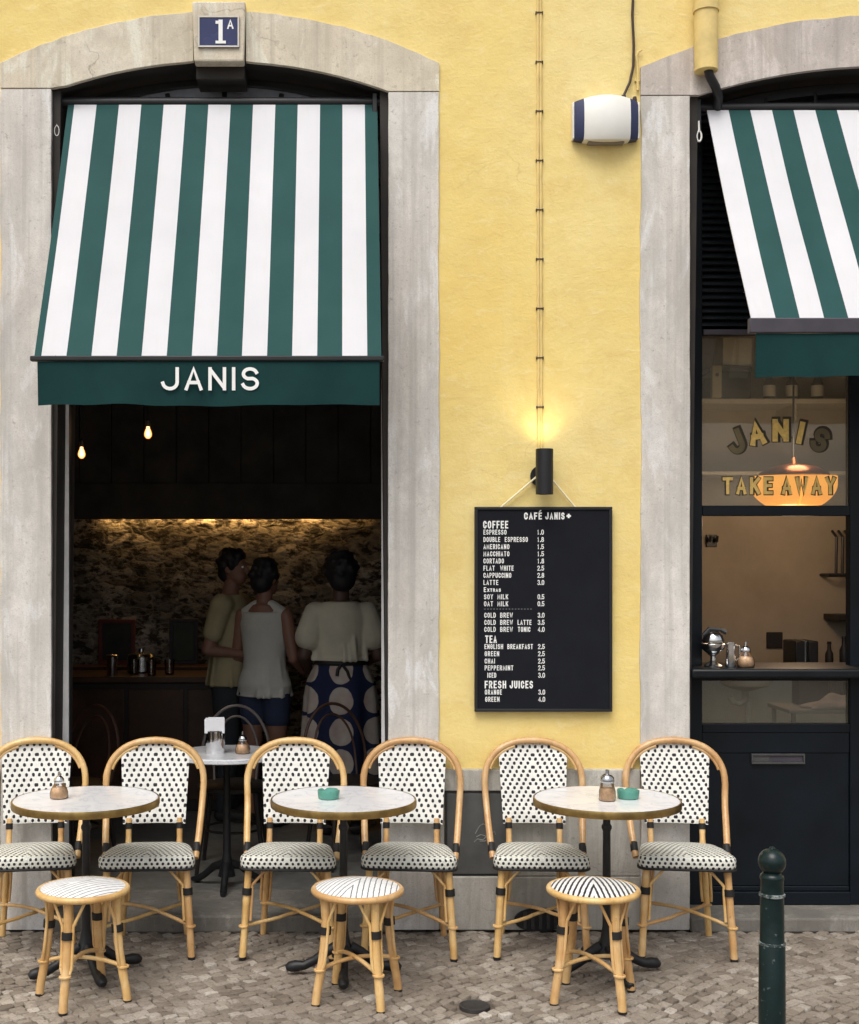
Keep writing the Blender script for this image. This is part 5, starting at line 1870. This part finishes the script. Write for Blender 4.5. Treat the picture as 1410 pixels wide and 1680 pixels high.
def shirt(name, mat, z0, z1, grow, sleeve, flare=0.0, sl_r=.066):
    def f_(t_, k, hc, tor, arms):
        s_ = MB()
        rg = [(a_, b_, c_, d_ + grow * k, e_ + grow * k) for a_, b_, c_, d_, e_ in tor if z0 * k <= c_ <= z1 * k]
        lo = rg[0]
        rg = [(lo[0], lo[1], z0 * k, lo[3] + flare * k, lo[4] + flare * k)] + rg
        s_.loft(rg, 28)
        for sx, (sh_, el, wr_, hd, pn_) in arms.items():
            sh_, el = Vector(sh_) * k, Vector(el) * k
            if sleeve > 0:
                capsule(s_, sh_ - Vector((sx * .085, 0, .01)), sh_, .074 * k, .074 * k); capsule(s_, sh_, sh_.lerp(el, sleeve), .074 * k, sl_r * k)
            else:
                capsule(s_, (sx * .135 * k, sh_.y, sh_.z + .012), (sx * .055 * k, -.01, 1.455 * k), .046 * k, .046 * k)
        # soft folds
        rg_ = random.Random(4)
        for i in range(10):
            a_ = rg_.uniform(0, 2 * PI)
            r0 = lo[3] + (grow * .0 + flare) * k
            capsule(s_, (r0 * .97 * math.cos(a_), lo[4] * 1.02 * math.sin(a_) + flare * math.sin(a_), z0 * k + .01), (r0 * .80 * math.cos(a_), lo[4] * .85 * math.sin(a_), (z0 + rg_.uniform(.12, .28)) * k), .018 * k, .008 * k, 3)
        remesh(build(name, s_, mat, t_), .008, 4)
    return f_
def bottoms(name, mat, z0, legs_to, grow=.014):
    def f_(t_, k, hc, tor, arms):
        s_ = MB()
        rg = [(a_, b_, c_, d_ + grow * k, e_ + grow * k) for a_, b_, c_, d_, e_ in tor if c_ <= z0 * k]
        s_.loft(rg, 28)
        for sx in (-1, 1):
            mid_ = max(legs_to, .49)
            f2 = (.88 - mid_) / (.88 - .49)
            capsule(s_, (sx * .085 * k, -.005, .87 * k), (sx * (.085 + .007 * f2) * k, .008 * f2 * k, mid_ * k), .100 * k, (.100 - .028 * f2) * k)
            if legs_to < .49:
                capsule(s_, (sx * .092 * k, .008 * k, .49 * k), (sx * .095 * k, -.018 * k, legs_to * k), .072 * k, .056 * k)
        remesh(build(name, s_, mat, t_), .009, 3)
    return f_
def skirt(mat):
    def f_(t_, k, hc, tor, arms):
        m_ = MB()
        seg = 72
        vs_, fs = [], []
        zz = [1.09, 1.04, .96, .85, .70, .52, .34, .20]
        for j, z_ in enumerate(zz):
            f2 = j / (len(zz) - 1)
            r0 = .150 + .055 * min(1, f2 * 3.2) + .055 * f2
            for i in range(seg):
                a_ = 2 * PI * i / seg
                w_ = 1 + (.05 + .05 * f2) * math.sin(a_ * 9 + .6 * math.sin(3 * a_)) * min(1, f2 * 2)
                vs_.append((r0 * w_ * math.cos(a_) * k, (r0 * .82 * w_ * math.sin(a_) - .005) * k, z_ * k))
        for j in range(len(zz) - 1):
            for i in range(seg):
                l = (i + 1) % seg
                fs.append((j * seg + l, j * seg + i, (j + 1) * seg + i, (j + 1) * seg + l))
        m_.add(vs_, fs)
        build('skirt', m_, mat, t_)
        b_ = MB().tube([(.155 * k * math.cos(2 * PI * i / 30), (.125 * math.sin(2 * PI * i / 30) - .005) * k, 1.085 * k) for i in range(30)], .016, 8, closed=True)
        b_.tube([(0, -.130 * k, 1.085 * k), (.035 * k, -.155 * k, 1.04 * k), (.055 * k, -.165 * k, .98 * k)], .011, 6)
        b_.tube([(0, -.130 * k, 1.085 * k), (-.025 * k, -.155 * k, 1.05 * k), (-.03 * k, -.160 * k, 1.01 * k)], .011, 6)
        build('apron_tie', b_, 'binding_black', t_)
    return f_
def shoes(mat):
    def f_(t_, k, hc, tor, arms):
        s_ = MB()
        for sx in (-1, 1):
            capsule(s_, (sx * .097 * k, -.035 * k, .046 * k), (sx * .108 * k, .155 * k, .036 * k), .048 * k, .036 * k)
        remesh(build('shoes', s_, mat, t_), .009, 2)
    return f_
UPV = (0, 0, 1)
# man: faces right (+x) and a little towards us, right forearm held across the waist
HT[0] = R(-12)
person('person in yellowish tee turned sideways with a forearm across the waist', (-.735, 2.25, .070), R(-105), 1.74,
       {1: ((.185, 0, 1.405), (.235, -.075, 1.12), (.10, .150, 1.085), (-.5, .9, 0), (-.6, -.3, -.2)),
        -1: ((-.185, 0, 1.405), (-.230, .02, 1.12), (-.13, .22, 1.05), (.3, .9, 0), (.3, 0, -1))},
       HT[0], 'skin', False, [hair_cap(.008, .0), shirt('tee_shirt', 'tee_yellow', .88, 1.48, .022, .62, .008), bottoms('trousers', 'trousers_dark', 1.0, .09), shoes('shoe_dark')])
HT[0] = R(-18)
person('person in white sleeveless top and dark shorts seen from behind', (-.505, 2.05, .070), R(-22), 1.67,
       {1: ((.160, -.01, 1.395), (.225, -.03, 1.12), (.215, .16, 1.02), (0, .9, -.1), (-.3, 0, -1)),
        -1: ((-.160, -.01, 1.395), (-.215, .0, 1.12), (-.12, .19, 1.04), (.2, .9, 0), (.3, 0, -1))},
       HT[0], 'skin', True, [hair_cap(.012, .004), shirt('sleeveless_top', 'top_white', .86, 1.46, .020, 0, .012), bottoms('shorts', 'denim', .98, .72), shoes('shoe_dark')])
HT[0] = R(8)
def bun(h_, hc, k): h_.ellipsoid(hc + Vector((0, -.055, .075)) * k, (.075 * k, .065 * k, .06 * k), 14, 10)
person('person in loose cream blouse and blue skirt with big cream discs', (-.020, 1.80, .070), R(2), 1.70,
       {1: ((.165, -.01, 1.395), (.235, -.03, 1.13), (.17, .18, 1.08), (-.2, .9, 0), (-.2, 0, -1)),
        -1: ((-.165, -.01, 1.395), (-.235, -.03, 1.13), (-.20, .16, 1.02), (.2, .9, -.1), (.2, 0, -1))},
       HT[0], 'skin_dark', True, [hair_cap(.026, .016, bun), shirt('blouse', 'blouse_cream', 1.10, 1.48, .030, .55, .030, .092), skirt('skirt_print'), shoes('shoe_dark')])

# ------------------------------------------------------------------ takeaway room behind the shopfront
us = thing('jar_shelf', 'pale shelf carrying jars and boxes behind the lettered window', 'shelf', (2.7, 2.02, 2.725))
build('board', MB().box(-.75, 1.2, -.16, .178, 0, .03), 'shelf_white', us, bevel=.003)
for x_ in (-.6, .1, .8):
    build('bracket', MB().box(x_, x_ + .02, -.12, .178, -.10, -.0005), 'shelf_white', us)
lsf = thing('lower_shelf', 'pale thin shelf behind the window just above the orange lamp', 'shelf', (2.7, 2.04, 2.285))
build('board', MB().box(-.75, 1.2, -.14, .158, 0, .022), 'shelf_white', lsf, bevel=.003)
for x_ in (-.6, .8):
    build('bracket', MB().box(x_, x_ + .02, -.10, .158, -.08, -.0005), 'shelf_white', lsf)
SZ = 2.725 + .03
BTL = [(0, 0), (.034, 0), (.036, .005), (.036, .10), (.018, .14), (.015, .19), (.018, .20), (0, .20)]
for i, (x_, lab) in enumerate(((2.66, 'dark glass bottle on the jar shelf, left one below the valance'), (2.80, 'dark glass bottle on the jar shelf, middle one below the valance'), (2.96, 'dark glass bottle on the jar shelf, right one below the valance'))):
    jar_thing('shelf_bottle', lab, 'bottle', (x_, 1.93, SZ), BTL, 'wood_black', 'bottles on the jar shelf', [('label_band', [(.0365, .02), (.0372, .025), (.0372, .085), (.0365, .09)], 'shelf_white'), ('stopper', [(.019, .2005), (.021, .21), (.016, .235), (0, .237)], 'chrome')])
bx = thing('storage_box', 'dark storage box on the jar shelf at the left of the window', 'box', (2.44, 1.98, SZ))
build('body', MB().box(-.16, .09, -.10, .14, 0, .17), 'wood_black', bx, bevel=.006)
build('lid', MB().box(-.165, .095, -.105, .145, .171, .20), 'frame_purple', bx, bevel=.004)
bx = thing('paper_bag', 'small yellowish paper bag standing left of the dark storage box', 'bag', (2.30, 1.84, SZ + .001))
build('body', MB().box(-.03, .03, -.02, .02, 0, .20), 'box_kraft', bx, bevel=.004)
build('badge', MB().lathe([(0, 0), (.012, 0), (.012, .002), (0, .002)], (0, 0, 0), 14), 'wood_black', bx, loc=(0, -.0225, .14), rot=(R(90), 0, 0))
bx = thing('carton', 'pale carton resting on the dark storage box lid', 'box', (2.46, 1.98, SZ + .201))
build('body', MB().box(-.10, .08, -.08, .11, 0, .22), 'box_cream', bx, bevel=.004)
build('tape', MB().box(-.02, .0, -.0825, -.0805, .01, .21), 'box_kraft', bx)

pl = thing('pendant_lamp', 'glowing orange glass pendant lamp behind the window lettering', 'lamp', (2.585, 1.30, 2.150))
for sgn in (-1, 1):
    m_ = MB()
    vs_, fs = [], []
    n1_, n2_ = 22, 10
    for j in range(n2_ + 1):
        t_ = j / n2_
        z_ = -.085 + .165 * t_
        s_ = (1 - (1 - min(1, t_ * 1.25)) ** 2.4 * .36)
        for i in range(n1_ + 1):
            a_ = -PI / 2 + PI * i / n1_
            x_ = .006 + (.245 * s_ - .006) * abs(math.cos(a_)) ** .55
            y_ = .14 * s_ * math.sin(a_)
            vs_.append((sgn * x_, y_, z_))
    for j in range(n2_):
        for i in range(n1_):
            q_ = (j * (n1_ + 1) + i, j * (n1_ + 1) + i + 1, (j + 1) * (n1_ + 1) + i + 1, (j + 1) * (n1_ + 1) + i)
            fs.append(q_ if sgn > 0 else tuple(reversed(q_)))
        q_ = (j * (n1_ + 1) + n1_, j * (n1_ + 1), (j + 1) * (n1_ + 1), (j + 1) * (n1_ + 1) + n1_)
        fs.append(q_ if sgn > 0 else tuple(reversed(q_)))
    fs.append(tuple(range(n1_, -1, -1)) if sgn > 0 else tuple(range(n1_ + 1)))
    tp_ = [n2_ * (n1_ + 1) + i for i in range(n1_ + 1)]
    fs.append(tuple(tp_) if sgn > 0 else tuple(reversed(tp_)))
    m_.add(vs_, fs)
    build('lamp_shade', m_, 'lamp_shade_orange', pl)
simple('copper', (.30, .10, .05), .3, .8, var=.2)
build('top_dome', MB().lathe([(.20, .081), (.19, .10), (.13, .135), (.05, .15), (.02, .155), (.012, .19), (0, .19)], seg=28), 'copper', pl)
build('rod', MB().tube([(0, 0, .19), (0, 0, 1.243)], .006, 8), 'black_metal', pl)
lamp('lamp_and_fill_light', pl, 'POINT', (0, -.02, -.16), 8, (1.0, .74, .50), .12)
lamp('lamp_and_fill_light', pl, 'POINT', (0, -.10, .26), 5, (1.0, .76, .52), .10)  # extra point light added above the dome to brighten the shelves

bc = thing('back_counter', 'grey back counter in the takeaway room behind the hatch', 'counter', (2.9, 1.85, .080))
build('countertop', MB().box(-1.2, 1.5, -.30, .345, .975, 1.01), 'black_paint', bc, bevel=.004)
build('body', MB().box(-1.18, 1.48, -.26, .340, 0, .9745), 'grey_panel', bc)
BT = .080 + 1.01
kt = thing('coffee_machine', 'black boxy coffee machine with steel strip on the back counter', 'coffee machine', (2.80, 1.80, BT))
build('body', MB().box(-.06, .0, -.10, .12, .012, .17), 'black_metal', kt, bevel=.008)
build('body', MB().box(.022, .082, -.10, .12, .012, .17), 'black_metal', kt, bevel=.008)
build('steel_strip', MB().box(.0005, .0215, -.07, .10, .03, .172), 'steel', kt, bevel=.002)
build('tray', MB().box(-.085, .10, -.17, .12, 0, .0115), 'black_metal', kt, bevel=.003)
ws = thing('wall_socket', 'square dark plate fixed to the beige wall behind the hatch', 'wall plate', (2.783, 2.1985, 1.238))
build('plate', MB().box(-.052, .052, -.012, 0, -.052, .052), 'wood_black', ws, bevel=.004)
build('insert', MB().lathe([(0, 0), (.022, 0), (.024, .003), (0, .003)], seg=18), 'black_metal', ws, loc=(0, -.0122, 0), rot=(R(90), 0, 0))
BT2 = [(0, 0), (.022, 0), (.024, .004), (.024, .09), (.012, .115), (.011, .145), (0, .145)]
jar_thing('dark_bottle', 'small dark bottle on the back counter, nearer the coffee machine', 'bottle', (2.965, 1.75, BT), BT2, 'wood_black', 'bottles on the back counter', [('stopper', [(.0112, .1455), (.014, .15), (.012, .165), (0, .166)], 'black_metal')])
jar_thing('dark_bottle', 'small dark bottle on the back counter by the window edge', 'bottle', (3.055, 1.75, BT), [(r_ * 1.1, z_ * 1.25) for r_, z_ in BT2], 'black_metal', 'bottles on the back counter', [('stopper', [(.0122, .182), (.015, .187), (.012, .20), (0, .201)], 'black_metal')])
wsf = thing('wall_bracket_shelf', 'short dark shelf on the beige wall at the right of the hatch', 'shelf', (3.22, 2.05, 1.375))
build('board', MB().box(-.12, .40, -.10, .148, 0, .035), 'wood_black', wsf, bevel=.003)
build('bracket', MB().box(.1, .13, -.05, .148, -.09, -.0005), 'wood_black', wsf)
bsk = thing('hanging_rack', 'dark metal rack hanging on the beige wall by the hatch', 'rack', (3.20, 2.10, 1.80))
for i in range(5):
    build('bar', MB().tube([(-.08 + i * .04, -.06, -.14), (-.08 + i * .04, -.07, .10), (-.08 + i * .04, .0, .14)], .009, 6), 'black_metal', bsk)
build('rail', MB().tube([(-.12, -.06, -.14), (.12, -.06, -.14), (.12, .09, -.14), (-.12, .09, -.14)], .010, 6, closed=True), 'black_metal', bsk)
hk = thing('wall_hook', 'black coat hook on the beige wall at the left of the hatch', 'hook', (2.375, 2.198, 1.86))
build('plate', MB().box(-.035, .035, -.012, 0, -.02, .06), 'black_metal', hk, bevel=.003)
for x_ in (-.022, .022):
    build('prong', MB().tube([(x_, -.012, .03), (x_, -.05, .015), (x_, -.06, .05)], .009, 6), 'black_metal', hk)

# things standing on the serving counter
CZ2 = 1.2285
jc = thing('citrus_squeezer', 'shiny chrome citrus squeezer at the left end of the serving counter', 'squeezer', (1.775, .12, CZ2))
build('base', MB().lathe([(0, 0), (.042, 0), (.044, .006), (.030, .014), (.014, .030), (.013, .05), (.03, .062), (0, .064)], seg=24), 'chrome', jc)
build('bowl', MB().lathe([(0, .060), (.03, .064), (.052, .085), (.060, .110), (.056, .112), (.045, .092), (0, .078)], seg=28), 'chrome', jc)
build('dome', MB().lathe([(.048, .113), (.052, .125), (.044, .152), (.022, .170), (0, .174)], seg=24), 'chrome', jc)
build('lever', MB().tube([(-.05, 0, .15), (-.02, 0, .182), (.035, 0, .178), (.062, -.01, .165)], [.009, .010, .010, .013], 8), 'black_metal', jc)
jg = thing('milk_jug', 'small narrow steel jug between the squeezer and sugar pourer', 'jug', (1.853, .10, CZ2))
build('body', MB().lathe([(0, 0), (.024, 0), (.026, .004), (.019, .085), (.021, .118), (.019, .118), (.017, .08), (0, .01)], seg=18), 'chrome', jg)
build('handle', MB().tube([(.020, 0, .105), (.042, 0, .10), (.044, 0, .05), (.023, 0, .03)], .005, 6), 'chrome', jg)
sugar('squat glass sugar pourer standing on the dark serving counter', (1.925, .10, CZ2), 'squat', 1.08)

# under-counter shelf seen through the low pane
uc = thing('under_shelf', 'low pale shelf seen through the pane under the serving counter', 'shelf', (2.55, .85, .955))
build('board', MB().box(-.20, .6, -.15, .20, -.02, 0), 'grey_plastic', uc, bevel=.003)
for x_ in (-.18, .56):
    for y_ in (-.13, .17):
        build('leg', MB().box(x_, x_ + .02, y_, y_ + .02, -.875, -.0205), 'grey_plastic', uc)
kc = thing('black_crate', 'black crate behind the glasses on the low shelf', 'crate', (2.70, .985, .9552))
build('body', MB().box(-.22, .22, -.05, .05, 0, .15), 'black_metal', kc, bevel=.004)
build('rim', MB().box(-.225, .225, -.055, .055, .151, .165), 'wood_black', kc, bevel=.003)
for i, (x_, lab) in enumerate(((2.66, 'tall glass under the serving counter, left of the pair'), (2.74, 'tall glass under the serving counter, right of the pair'))):
    jar_thing('tall_glass', lab, 'glass', (x_, .885, .9552), [(r_, z_ * 1.6) for r_, z_ in GLS], 'glass_jar', 'glasses under the serving counter')
cl = MB()
vs_, fs = [], []
NXc, NYc = 22, 10
rg = random.Random(9)
for j in range(NYc + 1):
    for i in range(NXc + 1):
        u, v_ = i / NXc, j / NYc
        h_ = .055 * math.sin(PI * u) ** .8 * math.sin(PI * v_) ** .6 * (1 + .35 * math.sin(9 * u + 5 * v_) + .2 * math.sin(17 * u - 8 * v_)) + .004
        vs_.append((-.16 + .40 * u + .02 * math.sin(7 * v_), -.10 + .17 * v_, h_))
for j in range(NYc):
    for i in range(NXc):
        fs.append((j * (NXc + 1) + i, j * (NXc + 1) + i + 1, (j + 1) * (NXc + 1) + i + 1, (j + 1) * (NXc + 1) + i))
cl.add(vs_, fs)
o = build('cloth', cl, 'cloth_pink', label='crumpled pinkish cloth lying on the low shelf behind the pane', cat='cloth', loc=(2.62, .80, .9555))
sol = o.modifiers.new('thickness', 'SOLIDIFY'); sol.thickness = .003; sol.offset = 1
sk = thing('waste_pipe', 'pale plastic sink trap pipe seen through the low pane', 'pipe', (2.26, 1.15, .080))
build('bowl', MB().lathe([(.02, .93), (.06, .94), (.13, .965), (.14, .985), (.14, 1.02), (0, 1.02)], seg=24), 'shelf_white', sk)
build('trap', MB().tube([(0, 0, .93), (0, 0, .88), (-.03, 0, .86), (-.07, 0, .87), (-.08, 0, .90)], .018, 10), 'shelf_white', sk)
build('down_pipe', MB().tube([(.02, .01, .90), (.02, .01, .0)], .016, 10), 'shelf_white', sk)
